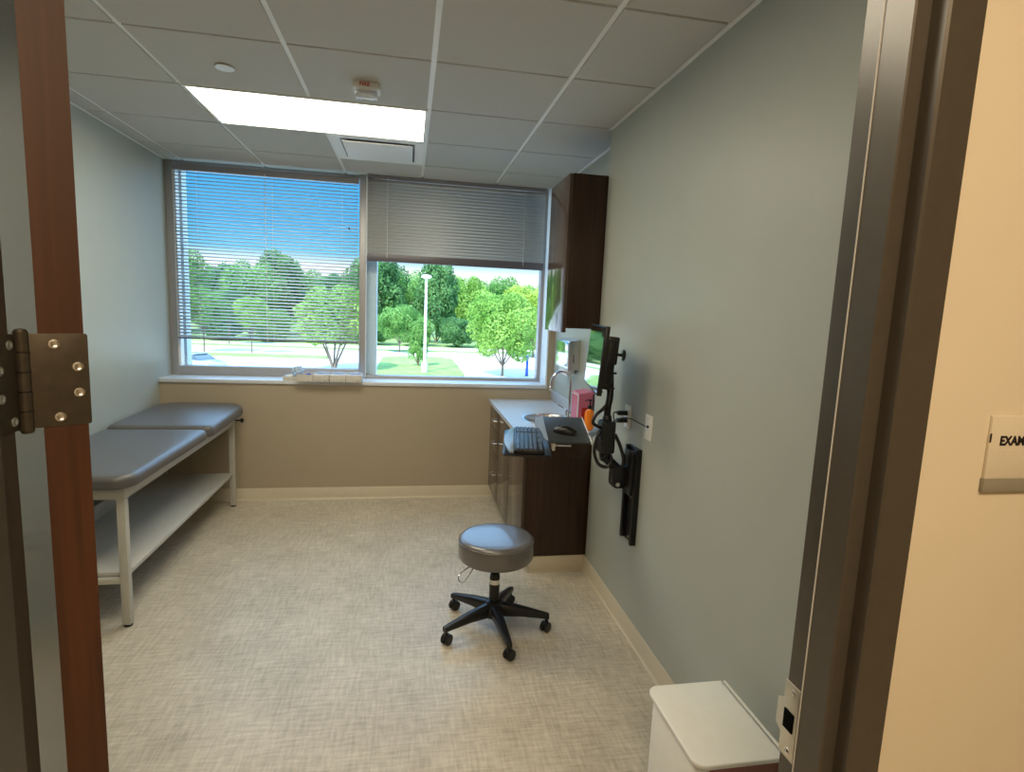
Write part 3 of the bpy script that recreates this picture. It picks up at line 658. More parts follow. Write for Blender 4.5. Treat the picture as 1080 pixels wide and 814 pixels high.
# ------------------------------------------------------------------ wall outlets, plugs
def plate(name, label, y, z, kind):
    o = thing(name, label, 'outlet', (0, y, z))
    MB().prism(rrect(-0.0385, 0.0385, -0.060, 0.060, (0.004,)*4, 3), 0.0, 0.006, 0.002, Matrix(((0, 0, -1, 0), (1, 0, 0, 0), (0, 1, 0, 0), (0, 0, 0, 1)))).build('wall_plate', 'white', o)
    if kind:
        for dz in (-0.0195, 0.0195): MB().lathe([(0.0165, 0.006), (0.0165, 0.0075), (0, 0.0075)], 20, Matrix.Translation((0, 0, dz)) @ Matrix.Rotation(-PI/2, 4, 'Y')).build('socket', 'white', o)
    else:
        MB().lathe([(0.007, 0.0055), (0.006, 0.012), (0.0, 0.012)], 14, Matrix.Translation((0, 0, 0.004)) @ Matrix.Rotation(-PI/2, 4, 'Y')).build('jack', 'black', o)
    for dz in ((-0.046, 0.046) if not kind else (0.0,)): MB().lathe([(0.003, 0.0058), (0.003, 0.0068 if not kind else 0.0072), (0, 0.0072)], 10, Matrix.Translation((0, 0, dz)) @ Matrix.Rotation(-PI/2, 4, 'Y')).build('plate_screw', 'steel', o)
    return o
plate('wall_outlet', 'white double power outlet with black plugs, nearer the sink', -0.505, 1.098, True)
plate('wall_jack', 'white wall plate with a single jack and thin cable, nearer the doorway', -0.767, 1.096, False)

# ------------------------------------------------------------------ workstation arm (wall track, arm, hub, pole, mount, tray)
ar = thing('computer_workstation', 'black wall-track arm holding the monitor and keyboard tray', 'monitor arm', (0, -0.63, 0.72))
A0 = V((0, -0.63, 0.72))
def L(*p): return V(p)-A0
def bxw(m, x0, x1, y0, y1, z0, z1, bev=0.0): return m.box(x0-A0.x, x1-A0.x, y0-A0.y, y1-A0.y, z0-A0.z, z1-A0.z, bev)
t = MB(); bxw(t, -0.012, -0.0003, -0.712, -0.568, 0.490, 0.972, 0.002); bxw(t, -0.030, -0.012, -0.712, -0.690, 0.490, 0.972, 0.002); bxw(t, -0.030, -0.012, -0.590, -0.568, 0.490, 0.972, 0.002)
t.build('wall_track', 'blackm', ar)
for z in (0.945, 0.84, 0.715, 0.51): MB().lathe([(0.006, 0), (0.006, 0.003), (0, 0.004)], 12, Matrix.Translation(L(-0.0115, -0.64, z)) @ Matrix.Rotation(-PI/2, 4, 'Y')).build('track_bolt', 'steel', ar)
t = MB(); bxw(t, -0.045, -0.013, -0.688, -0.592, 0.735, 0.955, 0.006); t.build('track_carriage', 'black', ar)
t = MB(); t.prism(rrect(-0.040, 0.040, -0.055, 0.055, (0.030, 0.030, 0.015, 0.015)), -0.026, 0.026, 0.004, Matrix.Translation(L(-0.078, -0.615, 0.815)) @ Matrix(((1, 0, 0, 0), (0, 0, 1, 0), (0, 1, 0, 0), (0, 0, 0, 1))))
t.build('pivot_bracket', 'black', ar)
MB().lathe([(0.010, 0), (0.010, 0.006), (0, 0.007)], 14, Matrix.Translation(L(-0.088, -0.642, 0.782)) @ Matrix.Rotation(PI/2, 4, 'X')).build('pivot_bolt', 'steel', ar)
# curved lower arm
MB().tube([L(-0.075, -0.612, 0.845), L(-0.105, -0.610, 0.872), L(-0.135, -0.606, 0.900), L(-0.165, -0.602, 0.918)], lambda u: 0.026-0.004*u, 16).build('lower_arm', 'blackm', ar)
# hub block
HB = V((-0.148, -0.600, 1.015))
t = MB(); t.prism(rrect(-0.036, 0.036, -0.046, 0.046, (0.018,)*4), -0.080, 0.080, 0.010, Matrix.Translation(HB-A0)); t.build('power_brick', 'black', ar)
t = MB().lathe([(0.028, -0.105), (0.030, -0.09), (0.030, -0.078)], 20, Matrix.Translation(HB-A0)).build('lower_collar', 'blackm', ar); t = MB().lathe([(0.024, 0.078), (0.022, 0.10), (0.012, 0.115)], 20, Matrix.Translation(HB-A0)); t.build('upper_collar', 'blackm', ar)
t = MB(); t.box(-0.038, -0.0365, -0.012, 0.012, 0.03, 0.055, 0, Matrix.Translation(HB-A0)); t.build('brick_label', 'tissue', ar)
# pole up to the monitor mount
MT = V((-0.085, -0.33, 1.37))        # mount centre
MB().tube([L(-0.150, -0.600, 1.11), L(-0.148, -0.598, 1.16), L(-0.138, -0.590, 1.21), L(-0.135, -0.580, 1.26), L(-0.138, -0.572, 1.34)], 0.017, 14).build('upper_arm', 'blackm', ar)
MO = Matrix.Translation(V((-0.225, -0.570, 1.408))) @ Matrix.Rotation(math.radians(-11.5), 4, 'Z') @ Matrix.Rotation(math.radians(3.9), 4, 'Y')
# MO: local x = away from the user (towards wall), local y = width, local z = height
MOa = Matrix.Translation(-A0) @ MO
t = MB(); t.box(0.042, 0.052, -0.06, 0.06, -0.175, 0.105, 0.003, MOa); t.build('mount_plate', 'blackm', ar)
t = MB(); t.box(0.050, 0.098, -0.045, 0.040, -0.125, 0.085, 0.010, MOa); t.box(0.050, 0.112, -0.020, 0.035, -0.03, 0.105, 0.006, MOa); t.box(0.050, 0.085, -0.055, 0.055, -0.150, -0.120, 0.004, MOa); t.build('tilt_head', 'black', ar)
for (y, z) in ((-0.045, 0.092), (0.045, 0.092), (-0.045, -0.165), (0.045, -0.165)):
    MB().lathe([(0.006, 0), (0.006, 0.006), (0, 0.007)], 10, MOa @ Matrix.Translation((0.052, y, z)) @ Matrix.Rotation(PI/2, 4, 'Y')).build('mount_screw', 'steel', ar)
t = MB().cyl(MOa @ V((0.098, -0.02, 0.022)), MOa @ V((0.135, -0.02, 0.022)), 0.007).lathe([(0.010, 0), (0.026, 0.002), (0.028, 0.012), (0.020, 0.017), (0, 0.018)], 10, MOa @ Matrix.Translation((0.130, -0.02, 0.022)) @ Matrix.Rotation(PI/2, 4, 'Y')); t.build('tension_knob', 'black', ar)
for z in (-0.07, -0.145): MB().cyl(MOa @ V((0.080, -0.01, z)), MOa @ V((0.118, -0.01, z)), 0.005).build('cable_clip', 'black', ar)
# monitor
mo = thing('monitor', 'thin black flat monitor on the arm, screen turned to the left', 'monitor', MO.translation)
mo.matrix_world = MO
MB().box(0.0, 0.022, -0.262, 0.262, -0.158, 0.154, 0.004).box(0.021, 0.042, -0.18, 0.18, -0.11, 0.10, 0.008).build('monitor_body', 'black', mo)
MB().box(-0.0016, 0.0004, -0.256, 0.256, -0.146, 0.148).build('screen', 'screen', mo)
# keyboard tray plane: a tilted platform; local x across, local y along (away from the camera)
TR = Matrix.Translation(V((-0.555, -0.551, 0.979))) @ Matrix.Rotation(math.radians(-10.6), 4, 'Z') @ Matrix.Rotation(math.radians(1.5), 4, 'X')
TRa = Matrix.Translation(-A0) @ TR
t = MB(); t.prism(rrect(-0.095, 0.125, -0.245, 0.235, (0.02,)*4), -0.008, 0.0, 0.002, TRa); t.build('keyboard_tray', 'blackm', ar)
t = MB(); t.box(0.02, 0.06, -0.14, -0.09, -0.030, -0.008, 0.003, TRa); t.box(-0.03, 0.0, -0.14, -0.09, -0.026, -0.008, 0.003, TRa); t.build('tray_clamp', 'black', ar)
PLm = Matrix.Translation(V((-0.298, -0.400, 1.010))) @ Matrix.Rotation(math.radians(-7), 4, 'Z') @ Matrix.Rotation(math.radians(13.0), 4, 'X')
PLa = Matrix.Translation(-A0) @ PLm
t = MB(); t.prism(rrect(-0.108, 0.108, -0.158, 0.155, (0.008,)*4), -0.010, 0.0, 0.002, PLa); t.build('mouse_platform', 'pad', ar)
t = MB(); t.hexa([PLa @ V(p) for p in ((-0.150, -0.155, -0.030), (-0.109, -0.155, -0.012), (-0.109, 0.152, -0.012), (-0.150, 0.152, -0.030))], [PLa @ V(p) for p in ((-0.150, -0.155, -0.012), (-0.109, -0.155, 0.006), (-0.109, 0.152, 0.006), (-0.150, 0.152, -0.012))]); t.build('palm_rest', 'keyb', ar)
t = MB(); t.box(0.108, 0.112, -0.158, 0.155, -0.012, 0.004, 0.001, PLa); t.build('platform_edge', 'alu_white', ar)
t = MB(); t.box(-0.085, 0.010, -0.150, -0.135, -0.030, -0.020, 0.002, PLa); t.box(-0.085, -0.07, -0.150, 0.0, -0.055, -0.011, 0.002, PLa); t.build('slide_rail', 'steel', ar)
t = MB(); p0, p1 = PLa @ V((0.09, 0.02, -0.012)), HB-A0+V((-0.03, 0.01, 0.058))
q0, q1 = PLa @ V((0.108, -0.09, -0.004)), HB-A0+V((-0.036, -0.02, 0.050))
d = (q1-q0); t.hexa([q0+V((0, 0, -0.016)), q0+V((0, 0.055, -0.016)), q1+V((0, 0.055, -0.016)), q1+V((0, 0, -0.016))], [q0, q0+V((0, 0.055, 0)), q1+V((0, 0.055, 0)), q1]); t.build('tray_strut', 'steel', ar)

# keyboard
kb = thing('keyboard', 'black keyboard with curved palm rest lying on the tray', 'keyboard', (0, 0, 0))
kb.matrix_world = TR @ Matrix.Translation((0.010, -0.005, 0.0))
MB().box(-0.055, 0.085, -0.228, 0.228, 0.0005, 0.018, 0.003).build('keyboard_case', 'black', kb)
pts = [(-0.056, -0.228)]+[(-0.056-0.050*math.sin(PI*(0.12+0.76*i/12))-0.0, -0.228+0.456*i/12) for i in range(13)]+[(-0.056, 0.228)]
MB().prism(pts, 0.0005, 0.014, 0.004).build('palm_rest', 'keyb', kb)
kk = MB(); kp = MB()
for r in range(6):
    for c in range(15):
        if r == 0 and c in (5, 10): continue
        x = 0.075-r*0.0200-(0.005 if r else 0.0); y = -0.218+c*0.0200
        if r == 5 and 3 < c < 9: continue
        kk.hexa([(x-0.017, y, 0.0175), (x, y, 0.0175), (x, y+0.0178, 0.0175), (x-0.017, y+0.0178, 0.0175)], [(x-0.0150, y+0.002, 0.0255), (x-0.002, y+0.002, 0.0255), (x-0.002, y+0.0158, 0.0255), (x-0.0150, y+0.0158, 0.0255)])
    for c in range(5):
        x = 0.075-r*0.0200-(0.005 if r else 0.0); y = 0.108+c*0.0220
        kp.hexa([(x-0.017, y, 0.0175), (x, y, 0.0175), (x, y+0.018, 0.0175), (x-0.017, y+0.018, 0.0175)], [(x-0.0150, y+0.002, 0.0255), (x-0.002, y+0.002, 0.0255), (x-0.002, y+0.016, 0.0255), (x-0.0150, y+0.016, 0.0255)])
kk.hexa([(-0.047, -0.135, 0.0175), (-0.030, -0.135, 0.0175), (-0.030, -0.040, 0.0175), (-0.047, -0.040, 0.0175)], [(-0.045, -0.133, 0.0255), (-0.032, -0.133, 0.0255), (-0.032, -0.042, 0.0255), (-0.045, -0.042, 0.0255)])
kk.build('main_keys', 'key', kb); kp.build('number_pad_keys', 'key', kb)
# mouse
ms = thing('computer_mouse', 'black computer mouse on the raised platform', 'mouse', (0, 0, 0))
ms.matrix_world = PLm @ Matrix.Translation((-0.012, -0.045, 0.0)) @ Matrix.Rotation(math.radians(70), 4, 'Z')
t = bmesh.new(); rings = []
for k in range(9):
    u = k/8; y = -0.056+0.112*u; w_ = 0.032*math.sin(PI*(0.14+0.72*u))**0.5; h_ = 0.038*(math.sin(PI*(0.12+0.70*(1-u))))**0.8
    rings.append([t.verts.new((w_*math.cos(PI*j/10), y, 0.0008+h_*math.sin(PI*j/10))) for j in range(11)])
for A, B in zip(rings, rings[1:]):
    for j in range(10): t.faces.new([A[j], A[j+1], B[j+1], B[j]])
    t.faces.new([A[10], A[0], B[0], B[10]])
t.faces.new(rings[0][::-1]); t.faces.new(rings[-1])
m_ = MB(); m_._merge(t); m_.build('mouse_shell', 'black', ms, ang=50)
MB().lathe([(0.004, -0.004), (0.0085, -0.003), (0.0085, 0.003), (0.004, 0.004)], 14, Matrix.Translation((0, 0.030, 0.026)) @ Matrix.Rotation(PI/2, 4, 'Y')).build('scroll_wheel', 'rubber', ms)

# ------------------------------------------------------------------ cables and plugs
def cable(name, label, pts, r, m='black'):
    return tag(MB().tube(pts, r, 8).build(name, m), label, 'cable')
def plug(label, y, z, pts):
    o = thing('power_plug', label, 'plug', (-0.0085, y, z))
    MB().box(-0.052, 0.0, -0.014, 0.014, -0.011, 0.011, 0.004).build('plug_body', 'black', o)
    MB().tube([V(p)-V((-0.0085, y, z)) for p in pts], 0.0035, 8).build('plug_cord', 'black', o)
plug('upper black plug in the outlet with its cord to the power block', -0.505, 1.1175, [(-0.058, -0.505, 1.1175), (-0.080, -0.515, 1.122), (-0.098, -0.55, 1.112), (-0.110, -0.595, 1.092)])
plug('lower black plug in the outlet with its cord to the power block', -0.505, 1.0785, [(-0.058, -0.505, 1.0785), (-0.072, -0.525, 1.088), (-0.090, -0.555, 1.080), (-0.1105, -0.59, 1.062)])
cable('network_cable', 'thin cable running from the jack plate to the power block', [(-0.0165, -0.767, 1.100), (-0.040, -0.755, 1.112), (-0.070, -0.70, 1.125), (-0.095, -0.65, 1.118), (-0.110, -0.615, 1.085)], 0.0024)
cable('looped_cable', 'thick black cable looping below the power block', [(-0.186, -0.615, 1.05), (-0.205, -0.62, 1.00), (-0.212, -0.625, 0.94), (-0.190, -0.632, 0.885), (-0.150, -0.640, 0.872), (-0.128, -0.640, 0.900), (-0.130, -0.628, 0.930)], 0.0085)
cable('sleeved_cable', 'black sleeved cable from the power block down to the track', [(-0.110, -0.62, 1.03), (-0.088, -0.63, 0.985), (-0.068, -0.64, 0.925), (-0.065, -0.642, 0.895), (-0.068, -0.642, 0.870)], 0.009)
cable('hanging_cable', 'black cable bowing from the pole to the left of the power block', [(-0.160, -0.612, 1.175), (-0.185, -0.615, 1.150), (-0.215, -0.62, 1.125), (-0.228, -0.625, 1.090), (-0.205, -0.625, 1.072), (-0.1855, -0.618, 1.062)], 0.0085)
cable('mouse_cord', 'thin dark cord drooping below the mouse platform', [(-0.215, -0.50, 0.965), (-0.215, -0.51, 0.93), (-0.25, -0.52, 0.89), (-0.31, -0.53, 0.895), (-0.36, -0.535, 0.93), (-0.385, -0.535, 0.965)], 0.0016)

# ------------------------------------------------------------------ window sill boxes
SX = [-2.095, -1.985, -1.860, -1.732, -1.606]
labs = ['flat open carton at the far left end of the row on the sill', 'small white tray carton holding blue film on the window sill', 'white glove carton on the sill, second from the blue film', 'white glove carton on the sill, middle of the three closed ones', 'white glove carton on the sill against the window mullion']
for i in range(5):
    x = SX[i]; w_ = 0.105 if i == 0 else 0.122
    yb = 1.482 if i else 1.535
    if i in (2, 3, 4): labs_i = ['white slotted carton on the sill, next to the open tray with blue film', 'white slotted carton on the sill, in the middle of the three', 'white slotted carton on the sill, nearest the centre mullion'][i-2]
    else: labs_i = labs[i]
    o = thing('carton', labs_i, 'carton', (x+w_/2, yb, SILL+0.0005), 0, 'small cartons on the window sill')
    hh = 0.056 if i else 0.030
    if i < 2:
        t = MB().box(-w_/2, w_/2, -0.045, -0.042, 0, hh).box(-w_/2, w_/2, 0.105, 0.108, 0, hh).box(-w_/2, -w_/2+0.003, -0.042, 0.105, 0, hh).box(w_/2-0.003, w_/2, -0.042, 0.105, 0, hh).box(-w_/2, w_/2, -0.042, 0.105, 0, 0.003)
        t.build('carton_body', 'card', o)
    else:
        MB().box(-w_/2, w_/2, -0.045, 0.108, 0, hh, 0.001).build('carton_body', 'card', o)
        MB().prism(rrect(-0.038, 0.038, -0.012, 0.012, (0.011,)*4), hh, hh+0.0012, 0, Matrix.Translation((0.004, 0.035, 0))).build('slot', 'blue', o)
        MB().box(-w_/2+0.004, w_/2-0.004, 0.070, 0.104, hh, hh+0.010, 0.003).build('carton_flap', 'film', o)
    MB().box(0.028, 0.036, -0.0455, -0.0450, 0.006, 0.011).build('printed_mark', 'rail', o)
def crumple(name, label, loc, r, m, seed, sz=1.0):
    rnd = random.Random(seed); t = bmesh.new(); bmesh.ops.create_icosphere(t, subdivisions=3, radius=r)
    for v in t.verts:
        n = v.co.normalized(); k = 1+0.16*math.sin(9*n.x+seed)*math.cos(7*n.y)+0.14*math.sin(13*n.z+5*n.x)+rnd.uniform(-0.06, 0.06)
        v.co = V((v.co.x*k, v.co.y*k, max(v.co.z*k*sz, -r*0.6)))
    m_ = MB(); m_._merge(t); o = m_.build(name, m, ang=20, loc=loc); return tag(o, label, name.replace('_', ' '))
crumple('plastic_wrap', 'crumpled pale clear plastic wrap on the sill at the left of the cartons', (-2.00, 1.590, SILL+0.060), 0.046, 'film', 3)
crumple('blue_film', 'small crumpled deep blue film in the open tray on the sill', (-1.905, 1.52, SILL+0.032), 0.028, 'blue', 8, 0.9)
crumple('tissue_wad', 'flat white tissue wad in the leftmost carton on the sill', (-2.055, 1.575, SILL+0.0235), 0.030, 'tissue', 5, 0.6)

# ------------------------------------------------------------------ bin
bn = thing('step_bin', 'white lidded step bin against the right wall by the doorway', 'bin', (-0.215, -1.83, 0))
BZ = 0.452
MB().prism(rrect(-0.130, 0.128, -0.152, 0.152, (0.03, 0.012, 0.012, 0.03)), 0.012, BZ-0.024, 0.004).build('bin_body', 'binw', bn)
MB().prism(rrect(-0.122, 0.120, -0.145, 0.145, (0.03, 0.012, 0.012, 0.03)), 0.0, 0.012).build('bin_foot', 'rubber', bn)
MB().box(-0.098, 0.112, -0.1575, -0.1525, 0.03, BZ-0.018, 0.002).build('side_panel', 'binred', bn)
MB().prism(rrect(-0.142, 0.118, -0.163, 0.163, (0.035, 0.004, 0.004, 0.035)), BZ-0.015, BZ, 0.005, seg=3).build('lid', 'binw', bn)
MB().cyl((0.127, -0.158, BZ-0.004), (0.127, 0.158, BZ-0.004), 0.0052, n=12).build('lid_hinge', 'binw', bn)
MB().box(0.120, 0.126, -0.155, 0.155, BZ+0.0, BZ+0.0016).build('hinge_strip', 'binw', bn)
for s_ in (-1, 1): MB().lathe([(0.007, 0), (0.007, 0.003), (0.004, 0.005), (0, 0.005)], 14, Matrix.Translation((0.115, s_*0.1625, BZ-0.016)) @ Matrix.Rotation(s_*-PI/2, 4, 'X')).build('pivot_rivet', 'chrome', bn)
MB().box(-0.175, -0.128, -0.045, 0.045, 0.018, 0.026, 0.003).build('foot_pedal', 'blackm', bn)
MB().box(0.112, 0.128, -0.170, -0.1585, BZ-0.10, BZ-0.010, 0.002).build('side_bracket', 'binred', bn)

# ------------------------------------------------------------------ room sign
sg = thing('room_sign', 'clear exam room sign with black lettering and grey lower strip on the hall wall', 'sign', (-0.281, -2.5942, 1.4515))
MB().box(-0.076, 0.076, -0.0042, 0.0, -0.034, 0.0515, 0.0008).build('sign_panel', 'sign', sg)
MB().box(-0.0775, 0.0775, -0.0060, 0.0, -0.0515, -0.0335, 0.0005).build('sign_strip', 'signgrey', sg)
tl_ = text_mesh('sign_lettering', 'EXAM', 0.0172, 'ink', (-0.0605, -0.0044, 0.0125), (PI/2, 0, 0), sg, 0.0004, 0.0007)
tl_.scale = (0.88, 1, 1)
t = MB(); rnd = random.Random(4)
for i, c in enumerate(([0, 2], [0, 3, 4, 5], [0], [0, 1, 4])):
    for q in c: t.lathe([(0.0007, 0), (0.0005, 0.0005), (0, 0.0006)], 8, Matrix.Translation((-0.058+i*0.0065+(q % 2)*0.0024, -0.0042, 0.0035-(q//2)*0.0024)) @ Matrix.Rotation(PI/2, 4, 'X'))
t.build('braille_dots', 'sign', sg)
MB().box(-0.0768, -0.0745, -0.0046, -0.0040, 0.016, 0.028).build('side_clip', 'ink', sg)

# ------------------------------------------------------------------ outside
GZ = -4.0
struct(MB().box(-180, 180, 2.3, 400, GZ-0.5, GZ-0.02).build('ground_field', 'field'))
struct(MB().box(-90, 90, 6, 76, GZ-0.3, GZ).build('ground_parking', 'asphalt'))
def island(name, pts, m='lawn'): return struct(MB().prism(pts, GZ-0.1, GZ+0.06).build(name, m))
island('ground_island', rrect(-3.9, 3.6, 42.0, 61, (2.5, 2.5, 3, 3)))
island('ground_island', rrect(-40, -9, 55.5, 59.0, (1, 1, 1, 1)))
island('ground_island', [(-60, 70.5), (-1.5, 67.5), (12, 69.0), (12, 71.0), (-1.5, 70.0), (-60, 74)])
def crown_mesh(name, m, n, leaf, seed, squash=1.0, lumps=24, cone=0.0):
    """unit crown (radius 1) of many small leaves gathered in lumps"""
    rnd = random.Random(seed); bm = bmesh.new()
    L_ = []
    for i in range(lumps):
        z = -0.82+1.66*(i+0.5)/lumps; a = i*2.39996+rnd.uniform(-0.4, 0.4)
        r = math.sqrt(max(0, 1-z*z))*rnd.uniform(0.58, 0.74)*(1-cone*(z+0.75)/1.6)
        L_.append((V((r*math.cos(a), r*math.sin(a), z*0.78)), rnd.uniform(0.26, 0.38)*(1-cone*0.35)))
    for q_ in range(3): L_.append((V((0, 0, 0.1)), 0.70*(1-cone*0.4)))
    for i in range(n):
        c, R_ = rnd.choice(L_)
        d = V((rnd.gauss(0, 1), rnd.gauss(0, 1), rnd.gauss(0, 1))).normalized()
        p = c+d*R_*rnd.uniform(0.75, 1.05)
        u = (d+V((rnd.uniform(-1, 1), rnd.uniform(-1, 1), rnd.uniform(-1, 1)))*0.7).normalized()
        a = u.orthogonal().normalized(); b_ = u.cross(a); th = rnd.uniform(0, 2*PI)
        a, b_ = a*math.cos(th)+b_*math.sin(th), b_*math.cos(th)-a*math.sin(th)
        s_ = leaf*rnd.uniform(0.6, 1.3)
        bm.faces.new([bm.verts.new(p+a*s_), bm.verts.new(p+b_*s_*0.55), bm.verts.new(p-a*s_), bm.verts.new(p-b_*s_*0.55)])
    me = bpy.data.meshes.new(name); bm.to_mesh(me); bm.free(); me.materials.append(M[m]); return me
CR = {}
for key, m, n, lf_, sd, cone in (('a', 'leaf_a', 15000, 0.040, 1, 0), ('b', 'leaf_b', 15000, 0.040, 2, 0), ('c', 'leaf_c', 15000, 0.042, 3, 0), ('d', 'leaf_d', 15000, 0.040, 4, 0), ('k', 'leaf_b', 7000, 0.050, 5, 0.8), ('a2', 'leaf_a', 15000, 0.042, 6, 0.2), ('c2', 'leaf_c', 15000, 0.042, 7, 0.3)):
    CR[key] = crown_mesh('leafy_crown', m, n, lf_, sd, cone=cone)
def tree(label, x, y, base, top, r, crown0, key, rz=0, multi=False, group=None):
    t = thing('tree', label, 'tree', (x, y, base), rz, group)
    c = bpy.data.objects.new('crown', CR[key]); COL.objects.link(c); c.parent = t
    h = top-crown0; c.location = (0, 0, crown0+h/2-base); c.scale = (r/1.06, r/1.06, h/2/1.02)
    tr = MB(); zc = crown0-base; tr_r = max(0.09, r*0.035)
    if multi:
        for k in range(5):
            a = 2*PI*k/5+0.4; tr.tube([(0.08*math.cos(a), 0.08*math.sin(a), 0), (0.35*math.cos(a), 0.35*math.sin(a), zc*0.5), (r*0.35*math.cos(a), r*0.35*math.sin(a), zc+h*0.25)], lambda u: tr_r*(0.9-0.5*u), 7)
    else:
        tr.tube([(0, 0, 0), (0.03, 0, zc*0.6), (0, 0.03, zc+h*0.35)], lambda u: tr_r*(1.1-0.5*u), 8)
        for k in range(4):
            a = 2*PI*k/4+0.7; tr.tube([(0, 0, zc*0.85), (r*0.2*math.cos(a), r*0.2*math.sin(a), zc+h*0.12), (r*0.45*math.cos(a), r*0.45*math.sin(a), zc+h*0.3)], lambda u: tr_r*(0.6-0.3*u), 6)
    tr.build('trunk', 'bark', t)
    return t
tree('rounded bright green tree in front of the parking, right side of the right window', 6.75, 44.0, GZ, 3.5, 3.5, -3.0, 'a', 0.3)
tree('broad multi-stemmed green tree whose lower crown shows below the left blind', -7.3, 46.0, GZ, 3.3, 3.9, -2.35, 'a2', 1.2, True)
tree('young narrow tree growing close behind the white light pole', -0.25, 50.5, GZ, 0.9, 1.5, -3.8, 'k', 0.5)
tree('thin-trunked tree behind the left end of the left blind', -22.0, 60.0, GZ, 2.9, 2.7, -1.6, 'b', 0.2)
tree('slender young tree behind the lower middle of the left blind', -17.35, 60.0, GZ, 2.1, 2.0, -1.6, 'a', 2.2)
tree('small dark tree standing alone in the gap behind the left blind', -22.9, 71.5, GZ, 2.66, 2.4, -0.1, 'c', 0.9)
tree('mid-sized pale green tree left of the light pole', -2.2, 66.0, GZ, 1.9, 2.9, -2.8, 'b', 2.9)
tree('yellow-green tree with its crown behind the rounded bright tree', 13.8, 64.0, GZ, 5.0, 5.4, -2.8, 'd', 0.8)
bd = [(-41, 8.5, 5.5, 'c'), (-34.5, 8.4, 5.2, 'b'), (-28.5, 6.9, 4.6, 'c2'), (-24.6, 7.4, 4.6, 'b'), (-20.4, 9.3, 5.2, 'c2'), (-15.8, 6.2, 4.4, 'b'), (-11.5, 6.6, 4.8, 'c'), (-6.4, 9.8, 5.4, 'c'), (-1.6, 7.2, 4.2, 'b'),
      (3.2, 9.6, 4.6, 'c2'), (8.0, 7.0, 4.4, 'a'), (13.0, 6.8, 4.8, 'b'), (18.2, 6.2, 5.0, 'a'), (23.5, 7.2, 5.6, 'd'), (30, 8.0, 6.0, 'b'), (38, 8.4, 6.5, 'c')]
kinds = {'a': 'bright green', 'b': 'mid green', 'c': 'dense dark green', 'c2': 'tall pointed dark green', 'd': 'yellowish green'}
spots = ['far left of the row', 'at the left end behind the blind', 'behind the lone dark tree', 'left of the tallest peak', 'forming the tallest peak behind the left blind', 'right of the tallest peak', 'behind the multi-stemmed tree', 'at the left edge of the right window', 'just left of the light pole', 'right behind the light pole', 'just right of the light pole', 'in the middle of the right window', 'behind the rounded bright tree', 'at the right edge of the right window', 'past the right window edge', 'farthest right of the row']
for i, (x, top, r, k) in enumerate(bd):
    yy = (87.0, 98.5, 110.0)[i % 3]; f_ = (yy+3.2)/91.2
    tree('%s backdrop tree %s' % (kinds[k], spots[i]), CAM.x+(x-CAM.x)*f_, yy, GZ, CAM.z+(top+0.4-CAM.z)*f_, min(r*f_, 6.2), -3.9, k, i*1.3, group='tree line beyond the parking')
bw = ['farthest left', 'second from the left', 'near the lone dark tree', 'right of the lone dark tree', 'behind the multi-stemmed tree', 'left of the right window', 'left of the light pole', 'right of the light pole', 'behind the rounded bright tree', 'farthest right']
for i, (x, r, k) in enumerate([(-40, 3.4, 'b'), (-33, 3.4, 'c'), (-26, 3.3, 'c'), (-19.5, 3.1, 'b'), (-12.8, 3.4, 'c2'), (-6.2, 3.0, 'c'), (-0.3, 2.9, 'b'), (5.8, 3.1, 'c'), (12.4, 3.3, 'b'), (20, 3.4, 'c')]):
    tree('low %s bush below the tree line, %s' % (kinds[k], bw[i]), x, 79.0, GZ, 0.6, min(r, 3.0), GZ-0.1, k, i*0.7, group='bushes at the foot of the tree line')
lp = thing('light_pole', 'tall white parking lot light pole with a flat round head', 'light pole', (0.24, 45.5, GZ+0.06))
MB().lathe([(0.28, 0), (0.28, 0.7), (0.14, 0.74)], 16).build('pole_base', 'asphalt', lp)
MB().lathe([(0.125, 0.5), (0.10, 7.9)], 14).build('pole_shaft', 'pole', lp)
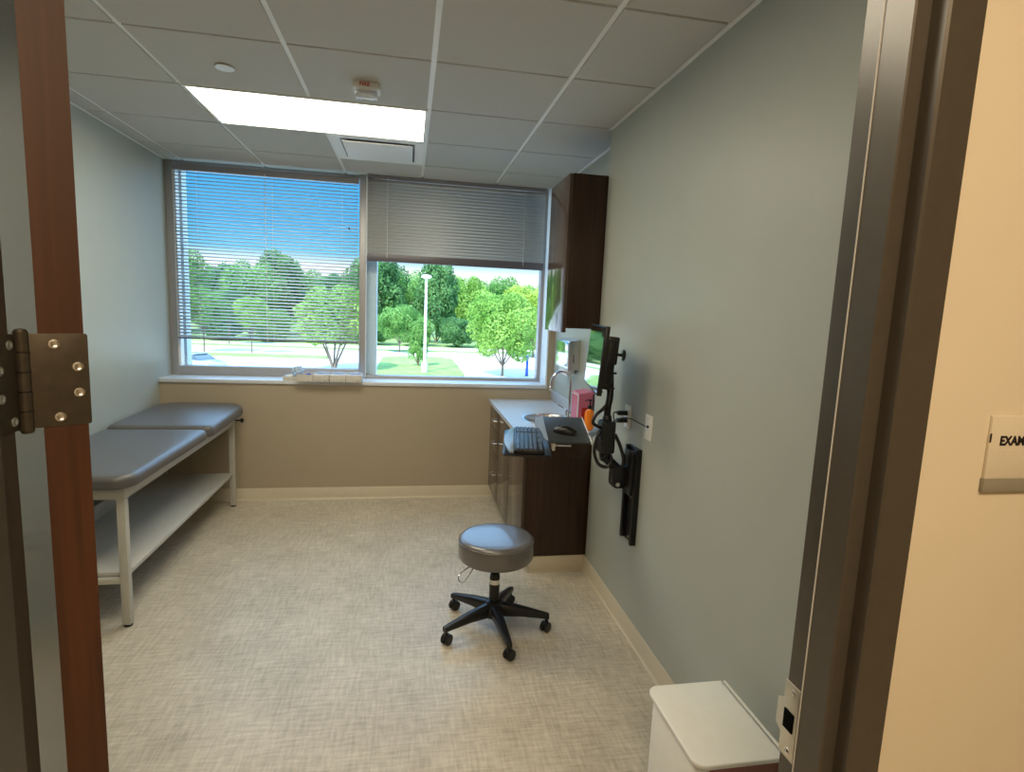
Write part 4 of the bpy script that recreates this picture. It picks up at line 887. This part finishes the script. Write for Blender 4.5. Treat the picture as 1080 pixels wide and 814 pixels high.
MB().lathe([(0.10, 7.85), (0.42, 7.95), (0.44, 8.05), (0.36, 8.16), (0.0, 8.22)], 24).build('lamp_head', 'pole', lp)
bp_ = thing('blue_post', 'slim blue post standing by the parking lot at the right window edge', 'post', (9.0, 44.5, GZ))
MB().box(-0.12, 0.12, -0.05, 0.05, 0.0, 1.75, 0.02).build('post_panel', 'blue', bp_)
MB().box(-0.16, 0.16, -0.10, 0.10, 0.0, 0.08, 0.02).build('post_foot', 'rail', bp_)
# parked car
ca = thing('car', 'silver-blue parked car at the lower left corner of the left window', 'car', (-16.9, 42.6, GZ), math.radians(150))
side = [(-2.2, 0.35), (-2.2, 0.75), (-2.05, 0.92), (-1.2, 1.02), (-0.55, 1.42), (0.65, 1.45), (1.35, 1.05), (2.1, 0.92), (2.25, 0.70), (2.25, 0.35)]
t = bmesh.new(); R1 = []; 
prof = [(0.90, 0), (0.90, 1)]
mcar = Matrix(((1, 0, 0, 0), (0, 0, 1, 0), (0, 1, 0, 0), (0, 0, 0, 1)))
MB().prism([(-2.2, 0.30), (-2.22, 0.72), (-2.05, 0.90), (-1.25, 1.00), (1.40, 1.02), (2.1, 0.90), (2.25, 0.68), (2.25, 0.30)], -0.88, 0.88, 0.06, mcar, seg=3).build('car_body', 'carpaint', ca)
MB().hexa([(-1.30, -0.80, 0.98), (1.45, -0.80, 0.98), (1.45, 0.80, 0.98), (-1.30, 0.80, 0.98)], [(-0.58, -0.64, 1.40), (0.68, -0.64, 1.40), (0.68, 0.64, 1.40), (-0.58, 0.64, 1.40)]).build('car_windows', 'carglass', ca)
MB().prism(rrect(-0.62, 0.72, -0.66, 0.66, (0.12,)*4), 1.395, 1.46, 0.03).build('car_roof', 'carpaint', ca)
for x in (-1.35, 1.4):
    for y in (-0.80, 0.80):
        MB().lathe([(0.18, -0.11), (0.31, -0.11), (0.33, -0.08), (0.33, 0.08), (0.31, 0.11), (0.18, 0.11)], 22, Matrix.Translation((x, y, 0.33)) @ Matrix.Rotation(PI/2, 4, 'X')).build('wheel', 'rubber', ca)
